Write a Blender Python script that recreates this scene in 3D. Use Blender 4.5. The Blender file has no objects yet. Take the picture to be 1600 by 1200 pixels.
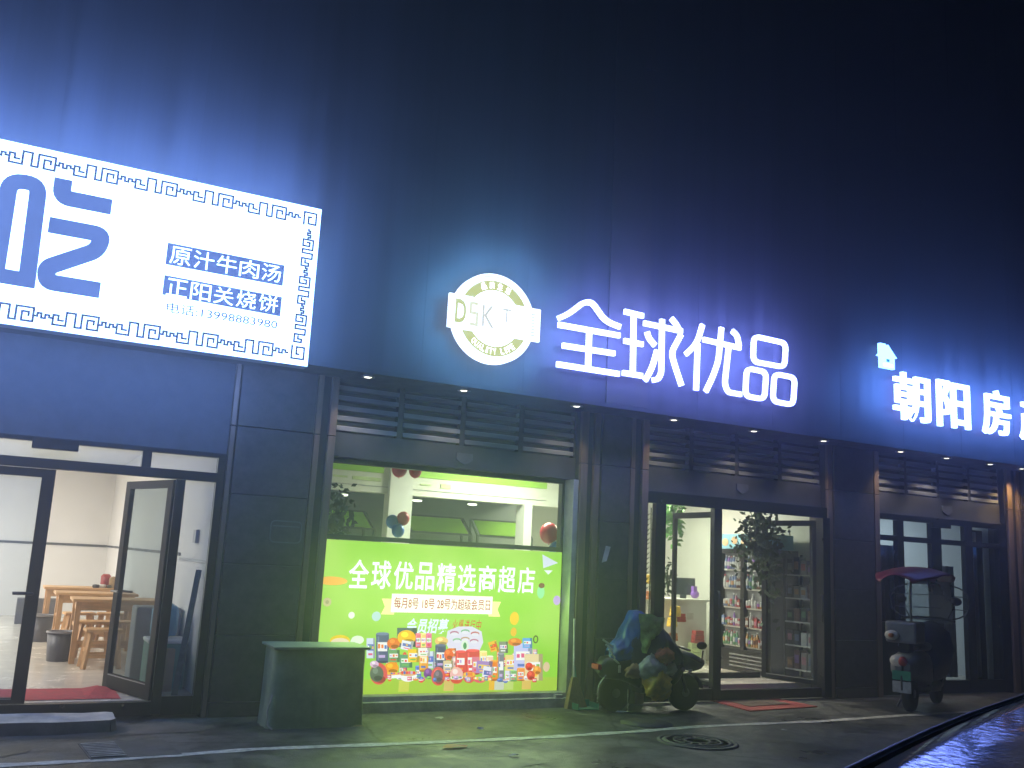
import bpy, math, random
from mathutils import Vector, Matrix, Euler, noise
random.seed(11)
PI = math.pi
S = bpy.context.scene
COL = S.collection
R = math.radians

# ---------------------------------------------------------------- camera
F, YAW, PIT, ROL = 1478.06, .481957, .184598, .050455
CAM = Vector((0, -9.62, 1.6))
_cy, _sy, _cp, _sp = math.cos(YAW), math.sin(YAW), math.cos(PIT), math.sin(PIT)
FW = Vector((_sy*_cp, _cy*_cp, _sp)); _r0 = Vector((_cy, -_sy, 0)); _u0 = _r0.cross(FW)
RT = math.cos(ROL)*_r0 + math.sin(ROL)*_u0
UP = -math.sin(ROL)*_r0 + math.cos(ROL)*_u0
cd = bpy.data.cameras.new('camera'); cam = bpy.data.objects.new('camera', cd); COL.objects.link(cam)
cam.matrix_world = Matrix(((RT.x, UP.x, -FW.x, CAM.x), (RT.y, UP.y, -FW.y, CAM.y), (RT.z, UP.z, -FW.z, CAM.z), (0, 0, 0, 1)))
cd.sensor_width = 36; cd.lens = 36*F/1600; cd.clip_end = 500; cd.clip_start = .05
S.camera = cam

def _ray(x, y): return FW + (x-800)/F*RT - (y-600)/F*UP
def at(x, y, Y=0.):                       # measured point of the photo on the upright plane y = Y
    d = _ray(x, y); t = (Y-CAM.y)/d.y; return CAM + d*t
def atz(x, y, Z=0.):                      # ... on the level plane z = Z
    d = _ray(x, y); t = (Z-CAM.z)/d.z; return CAM + d*t

# ---------------------------------------------------------------- materials
def nt(name):
    m = bpy.data.materials.new(name); m.use_nodes = True
    n = m.node_tree.nodes; n.clear(); return m, n, m.node_tree.links
def mat(name, col, rough=.5, metal=0, var=.25, scale=6, bump=0, bscale=60, stretch=(1, 1, 1), rvar=.1, spec=.5, coat=0, sheen=0):
    m, n, l = nt(name)
    o = n.new('ShaderNodeOutputMaterial'); b = n.new('ShaderNodeBsdfPrincipled'); l.new(b.outputs[0], o.inputs[0])
    tc = n.new('ShaderNodeTexCoord'); mp = n.new('ShaderNodeMapping'); mp.inputs['Scale'].default_value = stretch
    l.new(tc.outputs['Object'], mp.inputs[0])
    nz = n.new('ShaderNodeTexNoise'); nz.inputs['Scale'].default_value = scale; nz.inputs['Detail'].default_value = 6; nz.inputs['Roughness'].default_value = .65
    l.new(mp.outputs[0], nz.inputs['Vector'])
    cr = n.new('ShaderNodeValToRGB'); cr.color_ramp.elements[0].position = .3; cr.color_ramp.elements[1].position = .72
    cr.color_ramp.elements[0].color = [c*(1-var) for c in col]+[1]; cr.color_ramp.elements[1].color = [min(1, c*(1+var)) for c in col]+[1]
    l.new(nz.outputs[0], cr.inputs[0]); l.new(cr.outputs[0], b.inputs['Base Color'])
    mr = n.new('ShaderNodeMapRange'); mr.inputs['To Min'].default_value = max(.02, rough-rvar); mr.inputs['To Max'].default_value = min(1, rough+rvar)
    mr.inputs['From Min'].default_value = .3; mr.inputs['From Max'].default_value = .7
    l.new(nz.outputs[0], mr.inputs[0]); l.new(mr.outputs[0], b.inputs['Roughness'])
    b.inputs['Metallic'].default_value = metal; b.inputs['Specular IOR Level'].default_value = spec; b.inputs['Coat Weight'].default_value = coat
    b.inputs['Sheen Weight'].default_value = sheen
    if bump:
        n2 = n.new('ShaderNodeTexNoise'); n2.inputs['Scale'].default_value = bscale; n2.inputs['Detail'].default_value = 5
        l.new(mp.outputs[0], n2.inputs['Vector'])
        bp = n.new('ShaderNodeBump'); bp.inputs['Strength'].default_value = bump; bp.inputs['Distance'].default_value = .01
        l.new(n2.outputs[0], bp.inputs['Height']); l.new(bp.outputs[0], b.inputs['Normal'])
    return m
def emit(name, col, st=1., var=0., scale=3.):
    m, n, l = nt(name)
    o = n.new('ShaderNodeOutputMaterial'); e = n.new('ShaderNodeEmission'); l.new(e.outputs[0], o.inputs[0])
    e.inputs[0].default_value = list(col)+[1]; e.inputs[1].default_value = st
    if var:
        tc = n.new('ShaderNodeTexCoord'); nz = n.new('ShaderNodeTexNoise'); nz.inputs['Scale'].default_value = scale; nz.inputs['Detail'].default_value = 3
        l.new(tc.outputs['Object'], nz.inputs['Vector'])
        mr = n.new('ShaderNodeMapRange'); mr.inputs['From Min'].default_value = .3; mr.inputs['From Max'].default_value = .7
        mr.inputs['To Min'].default_value = st*(1-var); mr.inputs['To Max'].default_value = st*(1+var)
        l.new(nz.outputs[0], mr.inputs[0]); l.new(mr.outputs[0], e.inputs[1])
    return m
def glass(name, tint=(.9, .94, .92), refl=.12, frost=0.):
    m, n, l = nt(name)
    o = n.new('ShaderNodeOutputMaterial'); t = n.new('ShaderNodeBsdfTransparent'); t.inputs[0].default_value = list(tint)+[1]
    g = n.new('ShaderNodeBsdfGlossy'); g.inputs['Roughness'].default_value = .03
    lw = n.new('ShaderNodeLayerWeight'); lw.inputs[0].default_value = refl
    mx = n.new('ShaderNodeMixShader'); l.new(lw.outputs['Fresnel'], mx.inputs[0]); l.new(t.outputs[0], mx.inputs[1]); l.new(g.outputs[0], mx.inputs[2])
    last = mx
    if frost:
        df = n.new('ShaderNodeBsdfDiffuse'); df.inputs[0].default_value = (.55, .6, .62, 1)
        tc = n.new('ShaderNodeTexCoord'); nz = n.new('ShaderNodeTexNoise'); nz.inputs['Scale'].default_value = 3
        l.new(tc.outputs['Object'], nz.inputs['Vector'])
        mr = n.new('ShaderNodeMapRange'); mr.inputs['To Min'].default_value = frost*.5; mr.inputs['To Max'].default_value = frost*1.4
        l.new(nz.outputs[0], mr.inputs[0])
        m2 = n.new('ShaderNodeMixShader'); l.new(mr.outputs[0], m2.inputs[0]); l.new(mx.outputs[0], m2.inputs[1]); l.new(df.outputs[0], m2.inputs[2]); last = m2
    l.new(last.outputs[0], o.inputs[0]); return m

def asphalt():
    m, n, l = nt('damp_asphalt')
    o = n.new('ShaderNodeOutputMaterial'); b = n.new('ShaderNodeBsdfPrincipled'); l.new(b.outputs[0], o.inputs[0])
    tc = n.new('ShaderNodeTexCoord')
    big = n.new('ShaderNodeTexNoise'); big.inputs['Scale'].default_value = .9; big.inputs['Detail'].default_value = 7; big.inputs['Roughness'].default_value = .6
    fine = n.new('ShaderNodeTexNoise'); fine.inputs['Scale'].default_value = 130; fine.inputs['Detail'].default_value = 3
    vor = n.new('ShaderNodeTexVoronoi'); vor.inputs['Scale'].default_value = 90
    for q in (big, fine, vor): l.new(tc.outputs['Object'], q.inputs['Vector'])
    cr = n.new('ShaderNodeValToRGB'); e = cr.color_ramp.elements
    e[0].position = .32; e[0].color = (.045, .046, .047, 1); e[1].position = .68; e[1].color = (.14, .138, .132, 1)
    l.new(big.outputs[0], cr.inputs[0])
    cr2 = n.new('ShaderNodeValToRGB'); e = cr2.color_ramp.elements
    e[0].position = .3; e[0].color = (.55, .55, .55, 1); e[1].position = .75; e[1].color = (1.5, 1.5, 1.45, 1)
    l.new(fine.outputs[0], cr2.inputs[0])
    mx = n.new('ShaderNodeMix'); mx.data_type = 'RGBA'; mx.blend_type = 'MULTIPLY'; mx.inputs[0].default_value = 1
    l.new(cr.outputs[0], mx.inputs[6]); l.new(cr2.outputs[0], mx.inputs[7]); l.new(mx.outputs[2], b.inputs['Base Color'])
    mr = n.new('ShaderNodeMapRange'); mr.inputs['From Min'].default_value = .35; mr.inputs['From Max'].default_value = .65
    mr.inputs['To Min'].default_value = .26; mr.inputs['To Max'].default_value = .8
    l.new(big.outputs[0], mr.inputs[0])
    st_ = n.new('ShaderNodeTexNoise'); st_.inputs['Scale'].default_value = 3.7; st_.inputs['Detail'].default_value = 8; st_.inputs['Roughness'].default_value = .72; l.new(tc.outputs['Object'], st_.inputs['Vector'])
    c3 = n.new('ShaderNodeValToRGB'); e = c3.color_ramp.elements; e[0].position = .40; e[0].color = (.42, .42, .44, 1); e[1].position = .58; e[1].color = (1.15, 1.13, 1.1, 1); l.new(st_.outputs[0], c3.inputs[0])
    m3 = n.new('ShaderNodeMix'); m3.data_type = 'RGBA'; m3.blend_type = 'MULTIPLY'; m3.inputs[0].default_value = 1; l.new(mx.outputs[2], m3.inputs[6]); l.new(c3.outputs[0], m3.inputs[7])
    ck = n.new('ShaderNodeTexVoronoi'); ck.feature = 'DISTANCE_TO_EDGE'; ck.inputs['Scale'].default_value = .55; ck.inputs['Randomness'].default_value = 1
    wv = n.new('ShaderNodeMix'); wv.data_type = 'RGBA'; wv.inputs[0].default_value = .12; l.new(tc.outputs['Object'], wv.inputs[6]); l.new(st_.outputs['Color'], wv.inputs[7]); l.new(wv.outputs[2], ck.inputs['Vector'])
    c4 = n.new('ShaderNodeValToRGB'); e = c4.color_ramp.elements; e[0].position = .0; e[0].color = (.3, .3, .3, 1); e[1].position = .012; e[1].color = (1, 1, 1, 1); l.new(ck.outputs['Distance'], c4.inputs[0])
    m4 = n.new('ShaderNodeMix'); m4.data_type = 'RGBA'; m4.blend_type = 'MULTIPLY'; m4.inputs[0].default_value = 1; l.new(m3.outputs[2], m4.inputs[6]); l.new(c4.outputs[0], m4.inputs[7]); l.new(m4.outputs[2], b.inputs['Base Color']); l.new(mr.outputs[0], b.inputs['Roughness'])
    bp = n.new('ShaderNodeBump'); bp.inputs['Strength'].default_value = .55; bp.inputs['Distance'].default_value = .006
    l.new(vor.outputs['Distance'], bp.inputs['Height']); l.new(bp.outputs[0], b.inputs['Normal'])
    return m

M = dict(
    asphalt=asphalt(),
    wall=mat('dark_cladding', (.036, .038, .046), .55, 0, .38, 1.5, .06, 30, (3.2, 3.2, .06), .12),
    wallrib=mat('cladding_joint', (.029, .031, .037), .6),
    stone=mat('brown_granite', (.075, .062, .056), .42, 0, .35, 9, .12, 120),
    stonedk=mat('dark_stone', (.042, .038, .037), .5, 0, .3, 7),
    trim=mat('bronze_trim', (.25, .17, .115), .38, .25, .25, 5, 0, 40, (4, 4, .4)),
    lintel=mat('grey_lintel', (.075, .075, .082), .5, 0, .25, 4, .05, 60),
    slat=mat('louvre_metal', (.28, .28, .29), .45, .2, .2, 3, 0, 1, (.5, 2, 2)),
    frame=mat('black_aluminium', (.012, .013, .017), .35, .3, .3, 8),
    leafframe=mat('matt_black_aluminium', (.008, .009, .013), .6, 0, .3, 8, 0, 1, (1, 1, 1), .05, .15),
    framegrey=mat('grey_aluminium', (.3, .31, .32), .4, .5, .2, 6),
    glass=glass('window_glass'),
    glassdirtyglow=glass('smeared_glow_glass', (.80, .88, .94), .16, .16),  # smears, plus the sign's bluish glow put into tint and frost
    glassgreen=glass('green_edge_glass', (.42, .50, .53), .04, .06),
    doorglass=glass('dark_door_glass', (.62, .68, .66), .25, .03),
    white=mat('white_paint', (.74, .74, .70), .6, 0, .05, 2),
    cream=mat('cream_paint', (.72, .72, .64), .6, 0, .06, 2),
    tile=mat('pale_floor_tile', (.62, .57, .48), .22, 0, .08, 3),
    grey=mat('grey_plaster', (.22, .23, .23), .6, 0, .15, 3),
    conc=mat('worn_concrete', (.42, .40, .36), .75, 0, .45, 4, .4, 40),
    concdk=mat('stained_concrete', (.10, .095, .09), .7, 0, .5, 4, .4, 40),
    iron=mat('cast_iron', (.07, .07, .07), .6, .1, .4, 10, .2, 80),
    paint=mat('worn_road_paint', (.6, .58, .52), .6, 0, .45, 14, .3, 90),
    wood=mat('pine_wood', (.62, .36, .15), .45, 0, .25, 4, .05, 50, (1, 7, 7)),
    wood2=mat('pine_wood_grain', (.55, .31, .13), .45, 0, .28, 4, .05, 50, (7, 7, 1)),
    bin=mat('dark_plastic', (.05, .05, .06), .45),
    red=mat('red_carpet', (.42, .035, .05), .9, 0, .25, 12, .4, 200),
    brownmat=mat('brown_coir', (.14, .10, .07), .95, 0, .5, 40, .6, 150),
    redmat=mat('red_rubber', (.33, .06, .05), .8, 0, .35, 15, .2, 150),
    blue=mat('blue_rain_cape', (.02, .09, .36), .38, 0, .45, 4, .3, 9),
    navy=mat('navy_rain_cape', (.015, .025, .075), .42, 0, .35, 4, .3, 9),
    green=mat('green_bag', (.36, .52, .16), .4, 0, .5, 8, .4, 25),
    greybag=mat('grey_bag', (.46, .48, .46), .45, 0, .4, 9, .4, 25),
    yellow=mat('yellow_bag', (.75, .50, .07), .4, 0, .35, 9, .4, 25),
    orange=mat('orange_cloth', (.5, .16, .05), .6, 0, .4, 12, .3, 25),
    black=mat('black_plastic', (.016, .016, .018), .35, 0, .3, 9),
    rubber=mat('tyre_rubber', (.013, .013, .013), .8),
    chrome=mat('dull_chrome', (.5, .5, .52), .25, .9),
    maroon=mat('maroon_canopy', (.24, .02, .045), .42, 0, .25, 5, 0, 1, (1, 1, 1), .06),
    bodygrey=mat('grey_scooter_plastic', (.2, .2, .21), .4),
    redlens=mat('red_lens', (.35, .02, .02), .2),
    whitelens=mat('pale_lens', (.75, .7, .62), .25),
    greenplate=mat('green_plate', (.04, .32, .18), .4),
    cover=mat('grey_cover', (.30, .345, .25), .6, 0, .25, 5, .3, 14),
    leafdk=mat('dark_leaf', (.04, .08, .035), .5, 0, .5, 12),
    leaf=mat('green_leaf', (.10, .30, .05), .5, 0, .4, 12),
    curtain=mat('white_curtain', (.62, .65, .68), .9, 0, .08, 4),
    balred=mat('red_balloon', (.62, .03, .08), .3), balblue=mat('blue_balloon', (.02, .17, .62), .3),
    lime=mat('lime_panel', (.33, .62, .06), .5, 0, .1, 3), limepale=mat('pale_lime', (.55, .66, .32), .5),
    steel=mat('rack_steel', (.10, .11, .11), .4, .5),
    poster=mat('blue_poster', (.25, .52, .62), .5, 0, .3, 4),
    monitor=mat('monitor_black', (.03, .045, .06), .25),
    purple=mat('purple_plastic', (.22, .09, .42), .4),
    paper=mat('paper', (.6, .58, .52), .8), straw=mat('broom_straw', (.33, .22, .10), .9, 0, .4, 30, .4, 90, (6, 6, 1)),
    jug=mat('blue_water_jug', (.06, .26, .40), .2), greentub=mat('green_tub', (.05, .22, .16), .35),
    brownbox=mat('cardboard', (.36, .22, .12), .8),
    carroof=mat('dark_teal_glass_roof', (.012, .052, .050), .08, 0, .35, 3, .05, 45, (1, 1, 1), .03, .4, 0),
    carpaint=mat('dark_teal_car_paint', (.012, .03, .034), .22, .3, .2, 3, 0, 1, (1, 1, 1), .05, .6, 1.0),
    carrail=mat('satin_roof_rail', (.45, .45, .47), .4, .3),
    carglass=mat('tinted_car_glass', (.006, .008, .009), .05, 0, .1, 3, 0, 1, (1, 1, 1), .02, .8),
)
# lit faces of the signs: cool LEDs, bright enough to burn out
SIGN_E = emit('sign_face_light', (2.0, 3.2, 7.2), 1.0, .06, 1.5)
SIGN_BLUE = emit('sign_text_blue', (.085, .16, .50), 1.0, .1, 2)
SIGN_LINE = emit('sign_border_ink', (.05, .09, .20), 1.0)
LET_E = emit('letter_light', (2.0, 2.4, 9.5), 1.0)
LET_E2 = emit('letter_light_blue', (2.0, 2.9, 10.0), 1.0)
LOGO_E = emit('logo_light', (1.6, 1.85, 2.4), 1.0)
LOGO_CORE = emit('logo_core_light', (3.2, 3.4, 3.6), 1.0)
LOGO_G = emit('logo_olive', (.60, .66, .20), 1.0)
LOGO_P = emit('logo_pale', (.66, .68, .58), 1.0)
HOUSE_E = emit('house_mark_light', (.95, 2.1, 6.0), 1.0)
LAMP_E = emit('downlight_lens', (3.2, 3.0, 2.6), 1.0)
PANEL_E = emit('ceiling_panel_light', (4.2, 4.1, 3.8), 1.0)
def bn(c, k=1.0): return emit('banner_ink_%02x%02x%02x' % tuple(int(255*min(1, v)) for v in c), c, k)
_lin = lambda v: (v/255)**2.2
def rgb(r, g, b): return (_lin(r), _lin(g), _lin(b))

# ---------------------------------------------------------------- mesh builder
class MB:
    def __init__(s): s.v = []; s.f = []; s.m = []; s.smooth = []
    def add(s, vs, fs, mi=0, sm=False):
        o = len(s.v); s.v += [tuple(v) for v in vs]
        for f in fs: s.f.append([o+i for i in f]); s.m.append(mi); s.smooth.append(sm)
    def box(s, x0, x1, y0, y1, z0, z1, mi=0, mtx=None):
        vs = [Vector((x, y, z)) for x in (x0, x1) for y in (y0, y1) for z in (z0, z1)]
        if mtx: vs = [mtx @ v for v in vs]
        s.add(vs, [(0, 1, 3, 2), (4, 6, 7, 5), (0, 4, 5, 1), (2, 3, 7, 6), (0, 2, 6, 4), (1, 5, 7, 3)], mi)
    def bar(s, a, b, w, h=None, mi=0):            # square bar between two points
        a, b = Vector(a), Vector(b); d = (b-a); L = d.length; q = d.to_track_quat('Z', 'Y').to_matrix().to_4x4(); q.translation = a
        h = h or w; s.box(-w/2, w/2, -h/2, h/2, 0, L, mi, q)
    def tube(s, pts, r, n=10, mi=0, cap=True):
        pts = [Vector(p) for p in pts]; rs = r if isinstance(r, (list, tuple)) else [r]*len(pts)
        vs = []; prev = None
        for i, p in enumerate(pts):
            t = (pts[min(i+1, len(pts)-1)]-pts[max(i-1, 0)]).normalized()
            a = prev - t*prev.dot(t) if prev else (Vector((0, 0, 1)).cross(t) if abs(t.z) < .95 else Vector((1, 0, 0)).cross(t))
            a.normalize(); prev = a; b = t.cross(a)
            for k in range(n):
                c = 2*PI*k/n; vs.append(p+(a*math.cos(c)+b*math.sin(c))*rs[i])
        fs = [(i*n+k, i*n+(k+1) % n, (i+1)*n+(k+1) % n, (i+1)*n+k) for i in range(len(pts)-1) for k in range(n)]
        s.add(vs, fs, mi, True)
        if cap:
            s.add(vs[:n], [tuple(range(n))[::-1]], mi); s.add(vs[-n:], [tuple(range(n))], mi)
    def lathe(s, prof, c, n=24, mi=0, axis='z', sm=True):   # prof: (radius, height)
        vs = []
        for r, h in prof:
            for k in range(n):
                a = 2*PI*k/n; p = (r*math.cos(a), r*math.sin(a), h)
                if axis == 'y': p = (p[0], h, p[1])
                if axis == 'x': p = (h, p[0], p[1])
                vs.append((c[0]+p[0], c[1]+p[1], c[2]+p[2]))
        fs = [(i*n+k, i*n+(k+1) % n, (i+1)*n+(k+1) % n, (i+1)*n+k) for i in range(len(prof)-1) for k in range(n)]
        s.add(vs, fs, mi, sm)
        if prof[0][0] > 1e-4: s.add(vs[:n], [tuple(range(n))[::-1]], mi)
        if prof[-1][0] > 1e-4: s.add(vs[-n:], [tuple(range(n))], mi)
    def ball(s, c, r, n=16, mi=0, sc=(1, 1, 1)):
        m = n//2; prof = [(max(1e-5, math.sin(PI*i/m)), -math.cos(PI*i/m)) for i in range(m+1)]
        vs = []
        for rr, h in prof:
            for k in range(n):
                a = 2*PI*k/n; vs.append((c[0]+r*sc[0]*rr*math.cos(a), c[1]+r*sc[1]*rr*math.sin(a), c[2]+r*sc[2]*h))
        s.add(vs, [(i*n+k, i*n+(k+1) % n, (i+1)*n+(k+1) % n, (i+1)*n+k) for i in range(m) for k in range(n)], mi, True)
    def poly(s, xz, y, d=0., mi=0, side=None):    # flat polygon on y = const facing -y, with depth d behind it
        n = len(xz); fr = [(p[0], y, p[1]) for p in xz]
        ar = sum(xz[i][0]*xz[(i+1) % n][1]-xz[(i+1) % n][0]*xz[i][1] for i in range(n))
        s.add(fr, [tuple(range(n)) if ar > 0 else tuple(range(n))[::-1]], mi)
        if d:
            bk = [(p[0], y+d, p[1]) for p in xz]
            s.add(fr+bk, [(i, (i+1) % n, n+(i+1) % n, n+i) if ar < 0 else (i, n+i, n+(i+1) % n, (i+1) % n) for i in range(n)], mi if side is None else side)
            s.add(bk, [tuple(range(n)) if ar < 0 else tuple(range(n))[::-1]], mi if side is None else side)
    def ribbon(s, xz, w, y, d=0., mi=0, closed=False, side=None):  # stroke of constant width in the facade plane
        P = [Vector(p) for p in xz]; n = len(P); Lf = []; Rt = []
        for i in range(n):
            a = P[(i-1) % n] if (closed or i) else None; b = P[(i+1) % n] if (closed or i < n-1) else None
            d1 = (P[i]-a).normalized() if a is not None else None; d2 = (b-P[i]).normalized() if b is not None else None
            d1 = d1 or d2; d2 = d2 or d1
            n1 = Vector((-d1.y, d1.x)); n2 = Vector((-d2.y, d2.x)); m = (n1+n2)
            m = n1 if m.length < 1e-4 else m.normalized(); k = w/2/max(.45, m.dot(n1))
            Lf.append(P[i]+m*k); Rt.append(P[i]-m*k)
        N = n if closed else n-1
        for i in range(N):
            j = (i+1) % n
            q = [Lf[i], Rt[i], Rt[j], Lf[j]]
            s.add([(p.x, y, p.y) for p in q], [(0, 1, 2, 3)], mi)
            if d:
                for u, v in ((Lf[j], Lf[i]), (Rt[i], Rt[j])):
                    s.add([(u.x, y, u.y), (v.x, y, v.y), (v.x, y+d, v.y), (u.x, y+d, u.y)], [(0, 1, 2, 3)], mi if side is None else side)
        if d and not closed:
            for u, v in ((Lf[0], Rt[0]), (Rt[-1], Lf[-1])):
                s.add([(u.x, y, u.y), (v.x, y, v.y), (v.x, y+d, v.y), (u.x, y+d, u.y)], [(0, 1, 2, 3)], mi if side is None else side)
    def build(s, name, mats, parent=None, bevel=0, loc=None):
        me = bpy.data.meshes.new(name); me.from_pydata(s.v, [], s.f)
        for m in (mats if isinstance(mats, (list, tuple)) else [mats]): me.materials.append(m)
        me.polygons.foreach_set('material_index', s.m); me.polygons.foreach_set('use_smooth', s.smooth); me.update()
        o = bpy.data.objects.new(name, me); COL.objects.link(o)
        if parent is not None: o.parent = parent
        if loc: o.location = loc
        if bevel:
            b = o.modifiers.new('bevel', 'BEVEL'); b.width = bevel; b.segments = 2; b.limit_method = 'ANGLE'
        return o
def thing(name, label, cat, loc=(0, 0, 0), rz=0, group=None):
    o = bpy.data.objects.new(name, None); COL.objects.link(o); o.empty_display_size = .1
    o.location = loc; o.rotation_euler = (0, 0, rz); return tag(o, label, cat, group)
def tag(o, label, cat, group=None):
    o['label'] = label; o['category'] = cat
    if group: o['group'] = group
    return o
def struct(o): o['kind'] = 'structure'; return o
def bx(name, m, parent, *b, bevel=0):
    k = MB(); k.box(*b); return k.build(name, m, parent, bevel)
def copy_tree(o, parent=None, **kw):
    c = o.copy(); COL.objects.link(c); c.parent = parent
    for ch in [q for q in bpy.data.objects if q.parent == o]: copy_tree(ch, c)
    for k, v in kw.items(): c[k] = v
    return c
def rounded(pts, r, n=4, closed=False):
    P = [Vector(p) for p in pts]; out = []; N = len(P)
    for i in range(N):
        if not closed and i in (0, N-1): out.append(P[i]); continue
        a, b, c = P[i-1], P[i], P[(i+1) % N]
        d1 = (a-b); d2 = (c-b); q = min(r, d1.length*.45, d2.length*.45)
        s, e = b+d1.normalized()*q, b+d2.normalized()*q
        for k in range(n+1):
            t = k/n; out.append(s*(1-t)**2+b*2*t*(1-t)+e*t*t)
    return out
def text(name, body, box, y, m, parent=None, bold=0., d=0., shear=0., per_char=False):
    """lettering on the plane y, filling box (x0, x1, z0, z1), facing -y"""
    def one(ch, bb):
        cu = bpy.data.curves.new(name, 'FONT'); cu.body = ch; cu.size = 1; cu.offset = bold; cu.extrude = .5 if d else 0; cu.shear = shear; cu.resolution_u = 3
        t = bpy.data.objects.new(name, cu); COL.objects.link(t); dg = bpy.context.evaluated_depsgraph_get()
        me = bpy.data.meshes.new_from_object(t.evaluated_get(dg)); bpy.data.objects.remove(t); bpy.data.curves.remove(cu)
        vs = [v.co.copy() for v in me.vertices]
        if not vs: return [], []
        ax, bx_ = min(v.x for v in vs), max(v.x for v in vs); ay, by = min(v.y for v in vs), max(v.y for v in vs)
        kx = (bb[1]-bb[0])/max(1e-6, bx_-ax); kz = (bb[3]-bb[2])/max(1e-6, by-ay)
        out = [(bb[0]+(v.x-ax)*kx, y-(v.z-.5)*d if d else y, bb[2]+(v.y-ay)*kz) for v in vs]
        if d: out = [(p[0], y+(.5-v.z)*d, p[2]) for p, v in zip(out, vs)]
        fs = [tuple(p.vertices) for p in me.polygons]; bpy.data.meshes.remove(me); return out, fs
    k = MB()
    if per_char:
        n = len(body); st = (box[1]-box[0])/n
        for i, ch in enumerate(body):
            if ch == ' ': continue
            vs, fs = one(ch, (box[0]+i*st+st*.06, box[0]+(i+1)*st-st*.06, box[2], box[3])); k.add(vs, fs)
    else:
        vs, fs = one(body, box); k.add(vs, fs)
    return k.build(name, m, parent)

# ================================================================ GROUND
k = MB(); k.add([(-60, -60, 0), (90, -60, 0), (90, 30, 0), (-60, 30, 0)], [(0, 1, 2, 3)])
g = struct(k.build('street_ground', M['asphalt']))
# painted white line, slightly wavy, worn
pts = [(-150, 1203), (0, 1196.5), (200, 1186), (400, 1171), (640, 1162), (860, 1152), (1000, 1143), (1100, 1135), (1280, 1127.5), (1400, 1119), (1500, 1113.5), (1570, 1110), (1640, 1106)]
P = [atz(x, y, 0) for x, y in pts]; P = [Vector((-8, -1.75, 0))]+P+[Vector((22, -1.0, 0))]
k = MB(); dn = []
for i in range(len(P)-1):
    for s_ in range(8): dn.append(P[i].lerp(P[i+1], s_/8))
vs = []
for i, p in enumerate(dn):
    w = .055+.012*math.sin(i*1.7)+.008*random.uniform(-1, 1)
    vs += [(p.x, p.y-w, .004), (p.x, p.y+w, .004)]
k.add(vs, [(2*i, 2*i+2, 2*i+3, 2*i+1) for i in range(len(dn)-1)])
struct(k.build('road_marking', M['paint']))
# concrete apron strip along the shopfronts
k = MB()
def blob(cx, cy, rx, ry, z, n=26, j=.12):
    return [(cx+rx*math.cos(2*PI*i/n)*(1+random.uniform(-j, j)), cy+ry*math.sin(2*PI*i/n)*(1+random.uniform(-j, j)), z) for i in range(n)]
k.add([(-6, -.32, .004), (1.75, -.30, .004), (1.8, -.72, .004), (.9, -.78, .004), (-6, -.8, .004)], [(0, 4, 3, 2, 1)])
struct(k.build('pavement_strip', M['concdk']))

slab = thing('concrete_step', 'worn pale concrete slab forming the step below the restaurant door', 'step', (.2, -.4, 0))
k = MB()
nx, ny = 14, 5
def slab_pt(i, j):
    x = -2.2+3.28*i/nx; y = -.62+.46*j/ny
    e = (.03*random.uniform(-1, 1) if j == 0 else 0)+(.02*random.uniform(-1, 1) if i == nx else 0)
    if i == nx and j in (0, ny): x -= .05
    return (x-.2, y+e+.4, .10+.008*random.uniform(-1, 1))
tp = [[slab_pt(i, j) for j in range(ny+1)] for i in range(nx+1)]
vs = [p for row in tp for p in row]; k.add(vs, [(i*(ny+1)+j, (i+1)*(ny+1)+j, (i+1)*(ny+1)+j+1, i*(ny+1)+j+1) for i in range(nx) for j in range(ny)])
k.build('slab_top', M['conc'], slab)
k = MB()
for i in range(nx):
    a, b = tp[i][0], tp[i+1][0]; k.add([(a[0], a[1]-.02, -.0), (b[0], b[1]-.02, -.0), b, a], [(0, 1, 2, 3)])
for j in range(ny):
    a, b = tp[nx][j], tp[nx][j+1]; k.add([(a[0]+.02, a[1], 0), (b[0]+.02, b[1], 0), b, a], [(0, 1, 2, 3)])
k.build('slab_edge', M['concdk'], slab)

def manhole(name, label, c, r):
    t = thing(name, label, 'manhole', c)
    k = MB(); k.lathe([(r*1.12, .0), (r*1.12, .012), (r*1.0, .014), (r, .006)], (0, 0, 0), 40); k.build('rim', M['concdk'], t)
    k = MB(); k.lathe([(.001, .012), (r*.98, .012), (r*.98, .004)], (0, 0, 0), 40)
    for rr in (.35, .65, .88): k.lathe([(r*rr-.012, .0125), (r*rr-.008, .018), (r*rr+.008, .018), (r*rr+.012, .0125)], (0, 0, 0), 36)
    for a in range(12):
        q = Matrix.Rotation(a*PI/6, 4, 'Z'); k.box(r*.38, r*.62, -.01, .01, .012, .017, 0, q)
    k.build('lid', M['iron'], t); return t
manhole('manhole_cover', 'round iron manhole cover in the asphalt past the white line', atz(1090, 1160, 0), .34)
t = thing('manhole_cover', 'dark round drain cover half hidden below the parked scooter', 'manhole', atz(1010, 1131, .0))
k = MB(); k.lathe([(.27, 0), (.27, .012), (.001, .012)], (0, 0, 0), 36); k.build('lid', M['iron'], t)
dc = thing('drain_cover', 'worn rectangular drain plate in the ground before the restaurant', 'drain cover', atz(165, 1172, 0), R(4))
k = MB(); k.box(-.16, .5, -.34, .3, 0, .006); k.build('plate', M['concdk'], dc)
k = MB()
for i in range(9): k.box(-.15, .10, -.30+i*.064, -.272+i*.064, .006, .016)
k.build('grate', M['conc'], dc)
k = MB(); k.add(blob(-.5, -1.25, .95, .3, .0045), [tuple(range(26))]); struct(k.build('road_patch', mat('dark_patch', (.03, .03, .033), .5, 0, .4, 5, .3, 80)))
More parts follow.
